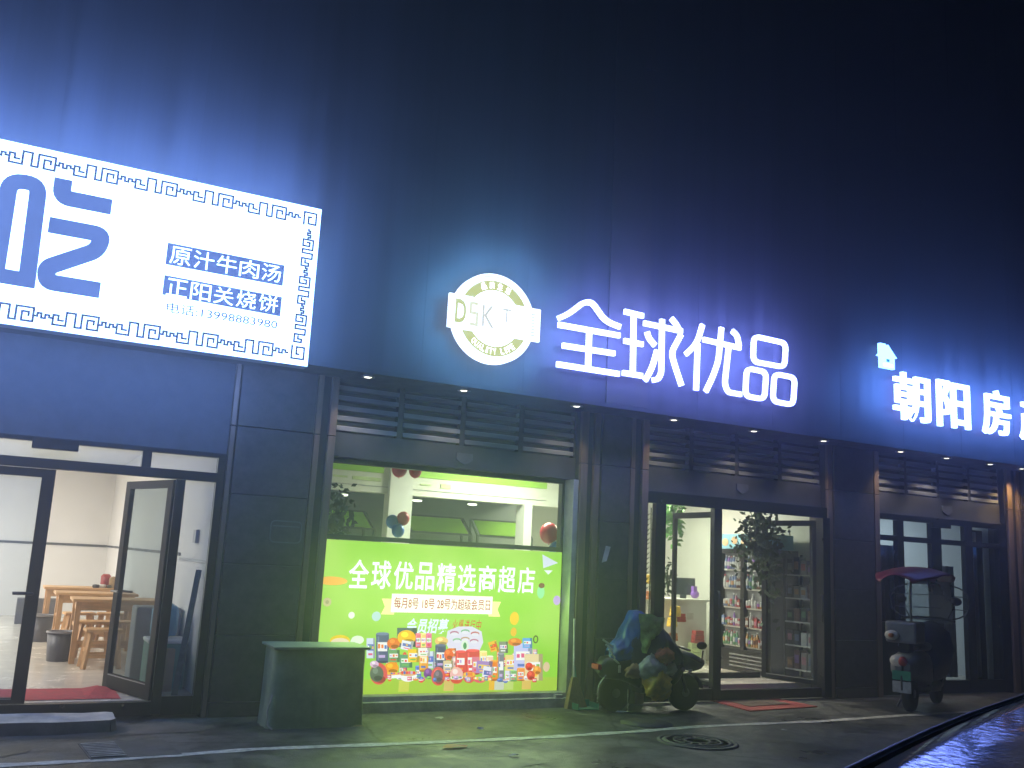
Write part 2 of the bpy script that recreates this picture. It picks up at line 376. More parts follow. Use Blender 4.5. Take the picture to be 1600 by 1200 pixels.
k = MB(); k.add(blob(2.9, -2.55, 1.2, .35, .0042), [tuple(range(26))]); struct(k.build('road_patch', mat('worn_patch', (.10, .098, .09), .6, 0, .45, 6, .3, 60)))
for (px, py, sx, m_, lab) in ((711, 1168, .13, 'orange', 'crumpled red food wrapper lying beside the white line'), (750, 1140, .05, 'paper', 'small white paper scrap lying below the green banner'),
                              (803, 1182, .06, 'paper', 'pale leaf shaped litter on the road past the line'), (686, 1124, .05, 'paper', 'tiny pale scrap near the foot of the covered cabinet'),
                              (560, 1137, .07, 'straw', 'thin twig lying at the corner of the covered cabinet'), (1225, 1143, .04, 'paper', 'small pale scrap on the road before the convenience store')):
    c = atz(px, py, .004); k = MB(); q = [(c.x+sx*math.cos(a)*random.uniform(.6, 1.1), c.y+sx*.5*math.sin(a)*random.uniform(.6, 1.1), .008+random.uniform(0, .02)) for a in [i*2*PI/9 for i in range(9)]]
    k.add(q+[(c.x, c.y, .03)], [(i, (i+1) % 9, 9) for i in range(9)]); tag(k.build('litter', M[m_]), lab, 'litter')

# ================================================================ BUILDING
B = thing('commercial_building', 'dark clad building with bronze trimmed pillars and louvres above three shops', 'building', (0, 0, 0))
FY = -.55                                       # front of the overhanging fascia
k = MB(); k.box(-14, 30, FY, .6, 3.42, 16.0); k.build('upper_wall', M['wall'], B)
k = MB()
for i in range(-11, 25): k.box(i*1.22-.003, i*1.22+.003, FY-.002, FY-.0005, 3.42, 16)
k.box(-14, 30, FY-.012, FY-.0045, 3.405, 3.45)
k.build('cladding_joints', M['wallrib'], B)
k = MB(); k.box(5.98, 6.56, FY-.012, FY, 3.455, 15.5); k.box(6.40, 6.60, FY-.022, FY-.012, 7.80, 7.92); k.build('pilaster', mat('pilaster_stone', (.048, .045, .046), .6, 0, .2, 3), B)
def pillar(x0, x1, strips, face):
    p = MB(); p.box(x0, x1, .02, .32, 0, 3.42); P_ = p.build('pillar', M['stonedk'], B)
    f = MB(); zs = [0, .14, .765, 1.44, 2.113, 2.79, 3.42]
    for a, b in zip(zs, zs[1:]): f.box(face[0], face[1], -.05, .021, a+.005, b-.005)
    f.build('stone_facing', M['stone'], P_, .003)
    for a, b in strips:
        t_ = MB()
        for u, v in ((0, 2.785), (2.795, 3.42)): t_.box(a, b, -.03, .02, u, v)
        t_.build('trim_strip', M['trim'], P_, .004)
    return P_
pillar(1.88, 2.965, ((1.885, 1.93), (2.735, 2.795), (2.885, 2.963)), (1.945, 2.72))
pillar(6.0, 7.0, ((6.002, 6.1), (6.19, 6.27), (6.725, 6.79), (6.9, 6.998)), (6.285, 6.705))
pillar(10.05, 11.07, ((10.052, 10.14), (10.97, 11.068)), (10.155, 10.93))
pillar(13.93, 15.2, ((13.95, 14.07), (14.2, 14.26)), (14.28, 15.1))
pillar(-5.2, -4.2, ((-5.198, -5.1), (-4.3, -4.202)), (-5.05, -4.35))
pillar(18.2, 19.2, ((18.202, 18.3), (19.1, 19.198)), (18.35, 19.05))
def bay(x0, x1, npan, z0=2.54):
    k = MB(); k.box(x0, x1, .10, .4, z0, 2.855); k.box(x0, x1, .085, .1, z0, z0+.035); k.build('lintel', M['lintel'], B)
    lv = MB(); w = (x1-x0)/npan
    for i in range(npan):
        a, b = x0+i*w+.035, x0+(i+1)*w-.035
        for z in (2.90, 3.01, 3.118, 3.226, 3.334):
            q = Matrix.Translation((0, .15, z)) @ Matrix.Rotation(R(-28), 4, 'X'); lv.box(a, b, -.05, .05, -.006, .006, 0, q)
            lv.box(a, b, .098, .106, z-.022, z+.020)
    for i in range(npan+1): lv.box(x0+i*w-.03, x0+i*w+.03, .11, .2, 2.855, 3.42, 1)
    lv.box(x0, x1, .24, .3, 2.855, 3.42, 1)
    lv.build('louvre_panel', [M['slat'], M['stonedk']], B)
bay(2.965, 6.0, 4, 2.595); bay(7.0, 10.05, 4); bay(11.07, 13.93, 4); bay(15.2, 18.2, 4)
k = MB(); k.box(-4.2, 1.88, .02, .4, 2.50, 3.42); k.build('lintel', M['lintel'], B)
k = MB(); k.box(15.2, 18.2, .3, .35, 0, 2.54); k.build('shutter', M['stonedk'], B)
for a_, b_ in ((-14, -5.2), (19.2, 30)): k = MB(); k.box(a_, b_, .1, .4, 0, 3.42); k.build('side_wall', M['stonedk'], B)
# etched badges on the lintels
def badge(px, py, w, label):
    c = at(px, py, .085); k = MB()
    k.poly([(c.x-w, c.z+w*.55), (c.x+w, c.z+w*.55), (c.x+w, c.z-w*.2), (c.x+w*.55, c.z-w*.5), (c.x, c.z-w*.72), (c.x-w*.55, c.z-w*.5), (c.x-w, c.z-w*.2)], .078, .02)
    tag(k.build('alarm_badge', mat('badge_grey', (.13, .135, .15), .4)), label, 'badge', None)
badge(726, 716, .10, 'faint grey shield shaped badge on the lintel above the green banner')
badge(1160, 763, .10, 'faint shield badge on the lintel above the convenience store door')
badge(1480, 797, .11, 'faint badge on the lintel above the curtained estate agency door')
c0, c1 = at(424, 813, -.05), at(469, 849, -.05)
k = MB(); k.ribbon(rounded([(c0.x, c0.z), (c1.x, c0.z), (c1.x, c1.z), (c0.x, c1.z)], .05, 4, True), .012, -.056, .006, 0, True); k.box(c0.x+.02, c1.x-.02, -.055, -.05, (c0.z+c1.z)/2+.05, (c0.z+c1.z)/2+.06)
tag(k.build('wall_plaque', mat('plaque_etch', (.12, .125, .13), .5)), 'faint outlined plaque on the pillar left of the green banner', 'plaque')
k = MB(); c = at(946, 866, -.056); k.add([(c.x-.05, -.056, c.z-.10), (c.x+.02, -.056, c.z-.08), (c.x+.07, -.058, c.z+.09), (c.x+.0, -.06, c.z+.10)], [(0, 1, 2, 3)])
tag(k.build('paper_notice', M['paper']), 'torn white paper stuck on the pillar beside the store door', 'notice')

# downlights in the fascia soffit
LP = [(575, 587), (725, 607), (901, 633), (1053, 656), (1178, 673), (1287, 688), (1407, 705), (1479, 715), (1547, 723), (1597, 735)]
LN = ['above the left end of the banner window', 'above the middle of the banner window', 'above the pillar right of the banner window', 'above the left side of the store door', 'above the right side of the store door', 'above the pillar right of the store door',
      'brightest at left below the blue estate agency letters', 'middle one below the blue estate agency letters', 'right one below the blue estate agency letters', 'warm one at the right edge above the last pillar']
for i, (px, py) in enumerate(LP):
    c = at(px, py, -.3); br = 2.0 if i == 9 else 1.0 if i >= 6 else .55
    t = thing('downlight', 'small round soffit downlight '+LN[i], 'downlight', (c.x, -.3, 3.42), 0, 'downlights along the fascia soffit')
    k = MB(); k.lathe([(.075, 0), (.075, -.012), (.055, -.014), (.052, -.004)], (0, 0, 0), 24); k.build('ring', M['framegrey'], t)
    k = MB(); k.lathe([(.044, -.006), (.03, -.014), (.001, -.017)], (0, 0, 0), 20); k.build('lens', LAMP_E, t)
    ld = bpy.data.lights.new('downlight_beam', 'SPOT'); ld.energy = 30*br; ld.color = (1, .88, .72) if i < 9 else (1, .72, .34); ld.spot_size = R(95); ld.spot_blend = .7; ld.shadow_soft_size = .05
    lo = bpy.data.objects.new('downlight_beam', ld); COL.objects.link(lo); lo.parent = t; lo.location = (0, 0, -.035); lo.rotation_euler = (R(12), 0, 0)

# ================================================================ RESTAURANT LIGHTBOX
SY = -.70
sg = thing('lightbox_sign', 'glowing white restaurant lightbox with big blue character and fret border', 'sign', (0, 0, 0))
sx0, sx1, sz0, sz1 = -4.6, 2.418, 3.352, 4.968
k = MB(); k.box(sx0, sx1, SY+.004, FY, sz0, sz1); k.build('box_body', M['framegrey'], sg)
k = MB(); k.poly([(sx0+.004, sz0+.004), (sx1-.004, sz0+.004), (sx1-.004, sz1-.004), (sx0+.004, sz1-.004)], SY); k.build('lit_face', SIGN_E, sg)
yT = SY-.003
# fret border
unit = [[(.0, .62), (-.0, 1.), (.19, 1.), (.19, .02), (.30, .02), (.30, 1.), (.58, 1.), (.58, 0.), (.38, 0.), (.38, .6), (.49, .6), (.49, .32)],
        [(.58, .38), (.645, .38), (.645, .66), (.70, .66), (.70, .38)], [(.74, .62), (.74, .34), (.80, .34), (.80, .62), (.865, .62), (.865, .38), (.90, .38)],
        [(1.14, .70), (1.14, .30), (1.0, .30), (1.0, .66), (1.06, .66)], [(.90, .38), (.90, 0.), (1.10, 0.), (1.10, .22)]]
def unit_lines():
    # spiral, step, mirrored spiral, then a small zigzag link
    a = [(.10, .35), (.10, .68), (.02, .68), (.02, .02), (.22, .02), (.22, 1.), (.33, 1.), (.33, .0), (.44, .0), (.44, 1.), (.72, 1.), (.72, .02), (.53, .02), (.53, .68), (.63, .68), (.63, .35)]
    a[0:4] = [(.16, .42), (.10, .42), (.10, .70), (-.0, .70), ]
    a = [(.17, .36), (.08, .36), (.08, .70), (.0, .70), (.0, .02), (.20, .02), (.20, .98), (.34, .98), (.34, .02), (.44, .02), (.44, .98), (.70, .98), (.70, .02), (.53, .02), (.53, .66), (.63, .66), (.63, .34)]
    b = [(.70, .45), (.76, .45), (.76, .68), (.82, .68), (.82, .36), (.88, .36), (.88, .62), (.94, .62), (.94, .45), (1.0, .45)]
    return [a, b]
def fret(kb, x0, x1, z, h, n, vert=False):
    p = (x1-x0)/n
    for i in range(n):
        for q, ln in enumerate(unit_lines()):
            pts = [((x0+(i+u)*p), z+v*h) for u, v in ln]
            if vert: pts = [(zz, xx) for xx, zz in pts]
            kb.ribbon(pts, .019, yT-.0004*q)
k = MB()
fret(k, sx1-.20-.515*13, sx1-.20, sz1-.065-.125, .125, 13)
fret(k, sx1-.20-.515*13, sx1-.20, sz0+.055, .125, 13)
fret(k, sz0+.23, sz1-.23, sx1-.16, .105, 3, True)
for zc, s_ in ((sz1-.13, 1), (sz0+.13, -1)):
    k.ribbon([(sx1-.17, zc-.07*s_), (sx1-.17, zc+.065*s_), (sx1-.05, zc+.065*s_), (sx1-.05, zc-.05*s_), (sx1-.125, zc-.05*s_), (sx1-.125, zc+.02*s_), (sx1-.09, zc+.02*s_)], .019, yT)
k.build('fret_border', SIGN_LINE, sg)
# the big character, heavy rounded strokes (mouth radical + beg)
def fz(px, py): p = at(px, py, yT); return (p.x, p.z)
k = MB()
W = .150
k.ribbon(rounded([(-.325, 3.765), (-.325, 4.615), (-.100, 4.632), (-.083, 3.765)], .13, 6)+[Vector((-.083, 3.697))], .135, yT)
k.poly([(-.40, 3.700), (-.15, 3.697), (-.15, 3.828), (-.40, 3.83)], yT-.0006)
k.ribbon(rounded([(.085, 4.725), (.085, 4.555), (.50, 4.555)], .10, 6), .145, yT)
k.ribbon(rounded([(.02, 4.285), (.46, 4.285), (.43, 4.13), (.05, 3.90), (.07, 3.775), (.497, 3.775)], .12, 6), .145, yT-.0012)
k.build('large_character', SIGN_BLUE, sg)
k = MB(); k.poly([(1.012, 4.118), (2.10, 4.110), (2.10, 4.318), (1.012, 4.326)], yT); k.poly([(1.017, 3.830), (2.105, 3.806), (2.105, 3.998), (1.017, 4.016)], yT); k.build('text_band', SIGN_BLUE, sg)
text('band_lettering', '原汁牛肉汤', (1.03, 2.085, 4.133, 4.303), yT-.003, SIGN_E, sg, .004, 0, 0, True)
text('band_lettering', '正阳关烧饼', (1.035, 2.085, 3.830, 3.995), yT-.003, SIGN_E, sg, .004, 0, 0, True)
text('phone_number', '电话:13998883980', (1.068, 2.086, 3.672, 3.770), yT, emit('phone_ink', (.04, .07, .20), 1), sg, .003)

# ================================================================ CONVENIENCE STORE SIGN
LY = -.65
def lz(x, y, Y=LY): p = at(680+x/2.6667, 410+y/2.6667, Y); return (p.x, p.z)
ss = thing('letter_sign', 'thin white glowing channel letters with violet halo above the store entrance', 'sign', (0, 0, 0))
glyphs = {
 'letter_quan': [[(516, 232), (545, 220), (572, 204), (622, 165), (657, 165), (705, 232), (730, 250), (775, 268)], [(516, 258), (773, 304)], [(645, 288), (640, 442)], [(533, 345), (751, 379)], [(509, 423), (769, 464)]],
 'letter_qiu': [[(792, 203), (871, 222)], [(831, 214), (827, 462)], [(790, 325), (869, 341)], [(784, 459), (866, 472)], [(872, 252), (1032, 286)], [(986, 232), (1006, 256), (1018, 278)], [(948, 236), (944, 462), (930, 487), (908, 490)], [(884, 288), (892, 315), (918, 346)], [(926, 366), (905, 440), (876, 492)], [(1026, 300), (985, 376), (1000, 430), (1028, 514)]],
 'letter_you': [[(1118, 258), (1100, 320), (1080, 352), (1048, 382)], [(1098, 336), (1091, 532)], [(1120, 320), (1276, 356)], [(1240, 284), (1262, 304), (1270, 350)], [(1196, 270), (1183, 410), (1160, 475), (1130, 538)], [(1226, 348), (1209, 505), (1222, 540), (1278, 550)]],
 'letter_pin': [[(1332, 306), (1466, 336), (1460, 436), (1329, 412)], [(1302, 440), (1384, 456), (1376, 570), (1296, 556)], [(1417, 463), (1503, 480), (1495, 594), (1410, 577)]],
}
for nm, strokes in glyphs.items():
    k = MB()
    for q, st in enumerate(strokes):
        closed = nm == 'letter_pin'
        pts = [lz(*p) for p in st]
        pts = rounded(pts, .09, 5, closed) if len(pts) > 2 else pts
        k.ribbon(pts, .062, LY-.0015*q, .04, 0, closed)
    k.build('letter', LET_E, ss)
# emblem: ring with a bar across
lg = thing('round_emblem', 'round glowing store emblem with olive ring and a bar reading DSKT', 'sign', (0, 0, 0))
GY = -.68
cx, cz, rr = 4.418, 4.175, .500
def disc(r, n=64): return [(cx+r*math.cos(2*PI*i/n), cz+r*math.sin(2*PI*i/n)) for i in range(n)]
k = MB(); k.poly(disc(rr), GY, .08); k.build('emblem_disc', LOGO_E, lg)
k = MB(); k.ribbon(disc(.367), .106, GY-.004, 0, 0, True); k.ribbon(disc(.466), .008, GY-.004, 0, 0, True); k.build('olive_ring', LOGO_G, lg)
k = MB(); k.poly(disc(.305), GY-.003); k.build('emblem_core', LOGO_CORE, lg)
bz = .185
k = MB(); k.poly([(3.862, cz-bz), (4.975, cz-bz), (4.975, cz+bz), (3.862, cz+bz)], GY-.035, .035); k.build('emblem_bar', LOGO_E, lg)
k = MB(); k.ribbon([(3.895, cz-bz+.03), (4.942, cz-bz+.03), (4.942, cz+bz-.03), (3.895, cz+bz-.03)], .007, GY-.037, 0, 0, True); k.build('bar_outline', LOGO_G, lg)
text('bar_letter', 'D', (3.935, 4.065, cz-.125, cz+.135), GY-.038, LOGO_G, lg, .022)
k = MB(); k.ribbon([(4.20, cz+.115), (4.115, cz+.115), (4.115, cz+.01), (4.195, cz+.01), (4.195, cz-.115), (4.11, cz-.115)], .032, GY-.038); k.build('bar_letter', emit('logo_olive_pale', (.84, .88, .62), 1), lg)
text('bar_letter', 'K', (4.255, 4.40, cz-.12, cz+.12), GY-.038, LOGO_P, lg, .0)
text('bar_letter', 'T', (4.50, 4.60, cz-.03, cz+.12), GY-.038, LOGO_P, lg, .0)
k = MB()
for i in range(8): k.poly([(4.855, cz-.13+i*.034), (4.905, cz-.13+i*.034), (4.905, cz-.12+i*.034), (4.855, cz-.12+i*.034)], GY-.038)
k.build('bar_ticks', emit('tick_ink', (.5, .5, .42), 1), lg)
def arc_text(body, r, a0, a1, h, up=True):
    n = len(body)
    for i, ch in enumerate(body):
        if ch == ' ': continue
        a = R(a0+(a1-a0)*(i/(n-1))); x, z = cx+r*math.cos(a), cz+r*math.sin(a)
        wd_ = .010 if ch == 'I' else .019 if not up else h*.42
        o = text('arc_letter', ch, (-wd_, wd_, -h/2, h/2), 0, LOGO_CORE, lg, .012)
        o.location = (x, GY-.007, z); o.rotation_euler = (0, -(a-PI/2) if up else -(a+PI/2), 0)
arc_text('品质生活', .367, 114, 66, .076); arc_text('QUALITY LIFE', .367, 230, 310, .068, False)

# ================================================================ ESTATE AGENCY SIGN
es = thing('letter_sign', 'bold blue white glowing letters with a house mark at the right edge', 'sign', (0, 0, 0))
for ch, px0, px1, pyt, pyb in (('朝', 1398, 1456, 580, 664), ('阳', 1466, 1518, 592, 670), ('房', 1536, 1582, 606, 684)):
    a, b = at(px0, pyt, LY), at(px1, pyb, LY); text('letter', ch, (a.x, b.x, 3.80, 4.485), LY, LET_E2, es, .012, .05)
text('letter', '产', (13.47, 14.15, 3.80, 4.47), LY, LET_E2, es, .012, .05)
k = MB(); hx, hz = 10.575, 4.49
k.poly([(hx-.13, hz), (hx+.14, hz), (hx+.14, hz+.16), (hx+.19, hz+.165), (hx+.015, hz+.34), (hx-.03, hz+.31), (hx-.03, hz+.345), (hx-.14, hz+.345), (hx-.14, hz+.2), (hx-.18, hz+.165), (hx-.13, hz+.16)], LY, .05)
k.build('house_mark', HOUSE_E, es)
k = MB(); k.poly([(hx-.03, hz+.09), (hx+.035, hz+.09), (hx+.035, hz+.13), (hx-.03, hz+.13)], LY-.003); k.poly([(hx-.09, hz+.02), (hx+.10, hz+.02), (hx+.10, hz+.065), (hx-.09, hz+.065)], LY-.003, 0, 1)
k.build('house_window', [emit('house_ink', (.03, .35, .75), 1), LET_E2], es)

# added unseen lamps imitating the light the signs throw on the cladding
def wash(name, x0, x1, z, y, w, e, col, tilt):
    ld = bpy.data.lights.new(name, 'AREA'); ld.shape = 'RECTANGLE'; ld.size = x1-x0; ld.size_y = w; ld.energy = e; ld.color = col
    o = bpy.data.objects.new(name, ld); COL.objects.link(o); o.location = ((x0+x1)/2, y, z); o.rotation_euler = (R(90+tilt), 0, 0); return o
BLU = (.17, .34, 1.0); VIO = (.20, .27, 1.0)
wash('sign_glow_fill', -4.5, 2.35, 5.06, -1.22, .3, 240, BLU, 22)
wash('sign_glow_fill', -4.5, 2.25, 3.25, -1.25, .3, 105, BLU, -30)
wash('sign_glow_fill', 2.50, 2.62, 4.15, -1.15, 1.5, 18, (.15, .36, 1.0), 0)
wash('sign_glow_fill', 5.3, 8.9, 4.25, -1.2, .6, 165, VIO, 8)
wash('sign_glow_fill', 4.0, 4.85, 4.25, -1.1, .6, 30, (.16, .50, 1.0), 8)
for i in range(12):  # added point lamps in front of the emblem imitate its halo
    a_ = 2*PI*i/12; ld = bpy.data.lights.new('emblem_glow_fill', 'POINT'); ld.energy = 5.5; ld.color = (.16, .50, 1.0); ld.shadow_soft_size = .12
    o = bpy.data.objects.new('emblem_glow_fill', ld); COL.objects.link(o); o.location = (cx+.62*math.cos(a_), -.98, cz+.60*math.sin(a_))
wash('sign_glow_fill', 10.4, 14.6, 4.3, -1.15, .6, 190, (.10, .27, 1.0), 6)

# ================================================================ INTERIORS
def room(name, x0, x1, y0, y1, z0, z1, wm, fm, side=True):
    w = MB()
    w.add([(x0, y1, z0), (x1, y1, z0), (x1, y1, z1), (x0, y1, z1)], [(0, 1, 2, 3)])
    w.add([(x0, y0, z0), (x0, y1, z0), (x0, y1, z1), (x0, y0, z1)], [(0, 1, 2, 3)])
    w.add([(x1, y0, z0), (x1, y1, z0), (x1, y1, z1), (x1, y0, z1)], [(3, 2, 1, 0)])
    o = w.build('interior_wall', wm, B)
    f = MB(); f.box(x0, x1, y0, y1, z0-.12, z0)
    struct(f.build(name+'_floor', fm))
    c = MB(); c.box(x0, x1, y0, y1, z1, z1+.05); c.build('ceiling', M['white'], B)
def ceil_light(x, y, z, sx, sy, e, col, label, grp):
    t = thing('ceiling_light', label, 'ceiling light', (x, y, z), 0, grp)
    k = MB(); k.box(-sx/2-.02, sx/2+.02, -sy/2-.02, sy/2+.02, -.03, 0); k.build('frame', M['framegrey'], t)
    k = MB(); k.add([(-sx/2, -sy/2, -.032), (sx/2, -sy/2, -.032), (sx/2, sy/2, -.032), (-sx/2, sy/2, -.032)], [(3, 2, 1, 0)]); k.build('diffuser', PANEL_E, t)
    ld = bpy.data.lights.new('ceiling_lamp', 'AREA'); ld.shape = 'RECTANGLE'; ld.size = sx; ld.size_y = sy; ld.energy = e; ld.color = col
    o = bpy.data.objects.new('ceiling_lamp', ld); COL.objects.link(o); o.parent = t; o.location = (0, 0, -.05)
FZ = .15
# ---- restaurant
room('restaurant', -4.2, 1.87, .12, 10.6, FZ, 3.0, mat('restaurant_white', (.72, .71, .68), .6, 0, .04, 1.5), M['tile'])
for i, (x, y) in enumerate(((-1.7, 2.7), (-1.6, 7.6), (-3.2, 5.0))):
    ceil_light(x, y, 2.99, 1.2, .6, (105, 235, 110)[i], (1, .965, .92), ('near', 'far', 'left')[i]+' ceiling panel light inside the restaurant', 'restaurant ceiling panels')
rf = thing('glass_shopfront', 'dark framed restaurant shopfront with one glass door swung open', 'shopfront', (0, 0, 0))
fy0, fy1 = -.02, .06
k = MB()
k.box(-4.2, 1.88, fy0, fy1, 2.455, 2.50); k.box(-4.2, 1.88, fy0-.005, fy1, 2.215, 2.305)
k.box(1.095, 1.18, fy0, fy1, 2.305, 2.455); k.box(1.43, 1.515, fy0, fy1, .045, 2.215); k.box(1.80, 1.88, fy0-.004, fy1, .03, 2.455)
k.box(1.515, 1.80, fy0, fy1, .03, .20); k.box(-4.2, 1.43, fy0-.01, fy1, .03, .155); k.box(-1.30, -1.2, fy0, fy1, .155, 2.455)
k.build('frame', M['frame'], rf, .003)
k = MB(); k.box(.145, .53, fy0-.09, fy0-.012, 2.385, 2.485); k.build('door_closer', M['frame'], rf, .004)
for a, b, c, d in ((-1.2, 1.095, 2.305, 2.455), (1.18, 1.80, 2.305, 2.455), (1.515, 1.80, .20, 2.215), (-4.2, -1.3, .155, 2.215)):
    k = MB(); k.add([(a, .02, c), (b, .02, c), (b, .02, d), (a, .02, d)], [(0, 1, 2, 3)]); k.build('pane', M['glassdirtyglow'], rf)
def leaf(parent, hinge, ang, w, z0, z1, sw=.095, gl='glassdirtyglow', handle=True, low=.14):
    q = Matrix.Translation((hinge[0], hinge[1], 0)) @ Matrix.Rotation(ang, 4, 'Z')
    k = MB(); k.box(0, sw, -.025, .025, z0, z1, 0, q); k.box(w-sw, w, -.025, .025, z0, z1, 0, q); k.box(sw, w-sw, -.024, .024, z1-.075, z1, 0, q); k.box(sw, w-sw, -.024, .024, z0, z0+low, 0, q)
    o = k.build('door_leaf', M['leafframe'], parent)
    k = MB(); k.add([q @ Vector(p) for p in ((sw, 0, z0+low), (w-sw, 0, z0+low), (w-sw, 0, z1-.075), (sw, 0, z1-.075))], [(0, 1, 2, 3)]); k.build('pane', M[gl], o)
    k = MB(); k.box(sw, w-sw, -.027, .027, z0+low-.012, z0+low-.004, 0, q); k.build('rail_strip', M['framegrey'], o)
    if handle:
        k = MB()
        for s_ in (-1, 1):
            k.tube([q @ Vector((w-sw/2, s_*.025, 1.1)), q @ Vector((w-sw/2, s_*.07, 1.1)), q @ Vector((w-sw/2-.16, s_*.07, 1.1))], .011, 8)
        k.build('handle', M['black'], o)
    return o
leaf(rf, (1.43, .03), R(180-72), 1.02, .16, 2.21, .10, 'glassgreen')
leaf(rf, (-.72, .02), 0, 1.095, .16, 2.21, .11, 'glassdirtyglow', True, .05)
# dado line round the restaurant
k = MB(); zd = 1.49
k.box(-4.2, 1.86, 10.58, 10.595, zd-.025, zd+.02); k.box(1.853, 1.866, 2.0, 10.58, zd-.02, zd+.015); k.build('dado_rail', M['monitor'], B)
k = MB(); k.box(1.853, 1.866, .3, 2.0, zd-.07, zd-.04); k.box(1.83, 1.866, .95, 1.1, 1.62, 1.76); k.build('wall_conduit', M['framegrey'], B)
k = MB(); n = 12
vs = []
for i in range(n+1):
    u = i/n; x = -.6+1.79*u
    for y, z in ((.22, FZ+.006), (.95-.06*u, FZ+.010+(.025 if i == n-1 else 0))): vs.append((x, y+random.uniform(-.012, .012), z))
k.add(vs, [(2*i, 2*i+2, 2*i+3, 2*i+1) for i in range(n)]); tag(k.build('door_mat', M['red']), 'red carpet mat just inside the open restaurant door', 'mat')

def table(loc, label):
    t = thing('dining_table', label, 'table', loc, 0, 'pine dining tables in the restaurant')
    L, Wd, H = 1.02, .60, .75
    k = MB(); k.box(0, L, 0, Wd, H-.035, H); k.build('tabletop', M['wood'], t, .004)
    k = MB(); k.box(.07, L-.07, .05, .075, H-.135, H-.036); k.box(.07, L-.07, Wd-.075, Wd-.05, H-.135, H-.036); k.box(.06, .085, .08, Wd-.08, H-.135, H-.036); k.build('apron', M['wood'], t)
    for x, y in ((.04, .03), (L-.1, .03), (.04, Wd-.09), (L-.1, Wd-.09)):
        k = MB(); k.box(x, x+.06, y, y+.06, 0, H-.036); k.build('leg', M['wood2'], t, .003)
    k = MB(); k.box(.055, .085, .09, Wd-.09, .20, .25); k.box(.055, .085, .09, Wd-.09, .42, .46); k.box(.085, L-.1, Wd/2-.02, Wd/2+.02, .20, .245); k.build('stretcher', M['wood'], t); return t
def stool(loc, rz, label):
    t = thing('stool', label, 'stool', loc, rz, 'pine stools in the restaurant')
    L, Wd, H = .40, .30, .44
    k = MB(); k.box(-L/2, L/2, -Wd/2, Wd/2, H-.03, H); k.build('seat', M['wood'], t, .004)
    for sx in (-1, 1):
        for sy in (-1, 1):
            k = MB(); k.bar((sx*(L/2-.01), sy*(Wd/2), 0), (sx*(L/2-.06), sy*(Wd/2-.04), H-.031), .045); k.build('leg', M['wood2'], t)
    k = MB()
    for sy in (-1, 1): k.box(-L/2+.05, L/2-.05, sy*(Wd/2-.02)-.012, sy*(Wd/2-.02)+.012, .12, .16)
    for sx in (-1, 1): k.box(sx*(L/2-.035)-.012, sx*(L/2-.035)+.012, -Wd/2+.03, Wd/2-.03, .18, .22)
    k.build('stretcher', M['wood'], t); return t
table((.86, 2.95, FZ), 'nearest pine dining table with stools tucked under it')
table((.74, 4.35, FZ), 'second pine dining table behind the nearest one')
table((.66, 5.85, FZ), 'farthest pine dining table carrying condiment jars')
table((-2.2, 3.6, FZ), 'pine dining table hidden at the left side of the restaurant')
stool((1.20, 2.62, FZ), R(3), 'front pine stool standing alone before the nearest table')
stool((1.20, 3.78, FZ), R(-5), 'pine stool between the nearest and second tables')
stool((1.62, 3.80, FZ), R(4), 'pine stool by the wall between the nearest and second tables')
stool((1.12, 5.25, FZ), R(6), 'pine stool between the second and farthest tables')
stool((1.55, 5.25, FZ), R(-3), 'pine stool by the wall before the farthest table')
def wbin(loc, r, h, label, m='bin'):
    t = thing('waste_bin', label, 'bin', loc, 0, 'plastic bins on the restaurant floor')
    k = MB(); k.lathe([(r*.84, 0), (r, h), (r*.96, h), (r*.8, .02)], (0, 0, 0), 28); k.build('body', M[m], t)
    k = MB(); k.lathe([(r*.98, h-.015), (r*1.1, h-.01), (r*1.1, h+.01), (r*.95, h+.008), (r*.95, h-.01)], (0, 0, 0), 28); k.build('rim', M['bodygrey'], t)
p = atz(90, 1035, FZ); wbin((p.x, p.y+.16, FZ), .145, .34, 'nearest dark waste bin beside the front table leg')
p = atz(61, 1004, FZ); wbin((p.x, p.y+.2, FZ), .16, .36, 'second dark waste bin behind the nearest one')
k = MB(); p = atz(27, 975, FZ); k.box(p.x-.05, p.x+.6, p.y, p.y+.3, FZ, FZ+.42); tag(k.build('storage_crate', M['bin'], None, .01), 'dark storage crate against the far restaurant wall', 'crate')
for px, py, h, r, m_, lab in ((166, 900, .20, .07, 'redlens', 'tall reddish tissue holder on the farthest table'), (190, 905, .17, .07, 'straw', 'tan chopstick holder on the farthest table'), (160, 906, .05, .06, 'white', 'small white bowl on the farthest table'),
                             (150, 905, .05, .05, 'black', 'small dark condiment pot on the farthest table'), (172, 910, .045, .045, 'black', 'dark lidded jar at the front edge of the farthest table')):
    p = at(px, 905, 6.1); k = MB(); x_ = min(p.x, 1.6); k.lathe([(r*.85, 0), (r, h*.3), (r, h*.85), (r*.6, h), (.001, h)], (x_, 6.1+random.uniform(-.15, .15), FZ+.75), 16); tag(k.build('condiment_jar', M[m_]), lab, 'jar')
k = MB(); k.box(1.46, 1.83, .75, 1.15, FZ, .62); k.box(1.45, 1.84, .74, 1.16, .60, .64, 1)
tag(k.build('storage_tub', [M['greentub'], M['white']], None, .01), 'green storage tub with white lid behind the side pane', 'tub')
k = MB(); k.lathe([(.12, 0), (.135, .03), (.135, .26), (.11, .30), (.05, .335), (.05, .37), (.001, .37)], (1.62, 1.0, .66), 24); tag(k.build('water_jug', M['jug']), 'blue water jug standing on the green tub', 'jug')
k = MB(); k.box(1.47, 1.70, .62, .74, FZ+.002, .56); tag(k.build('cardboard_box', M['brownbox']), 'brown cardboard box beside the green tub', 'box')
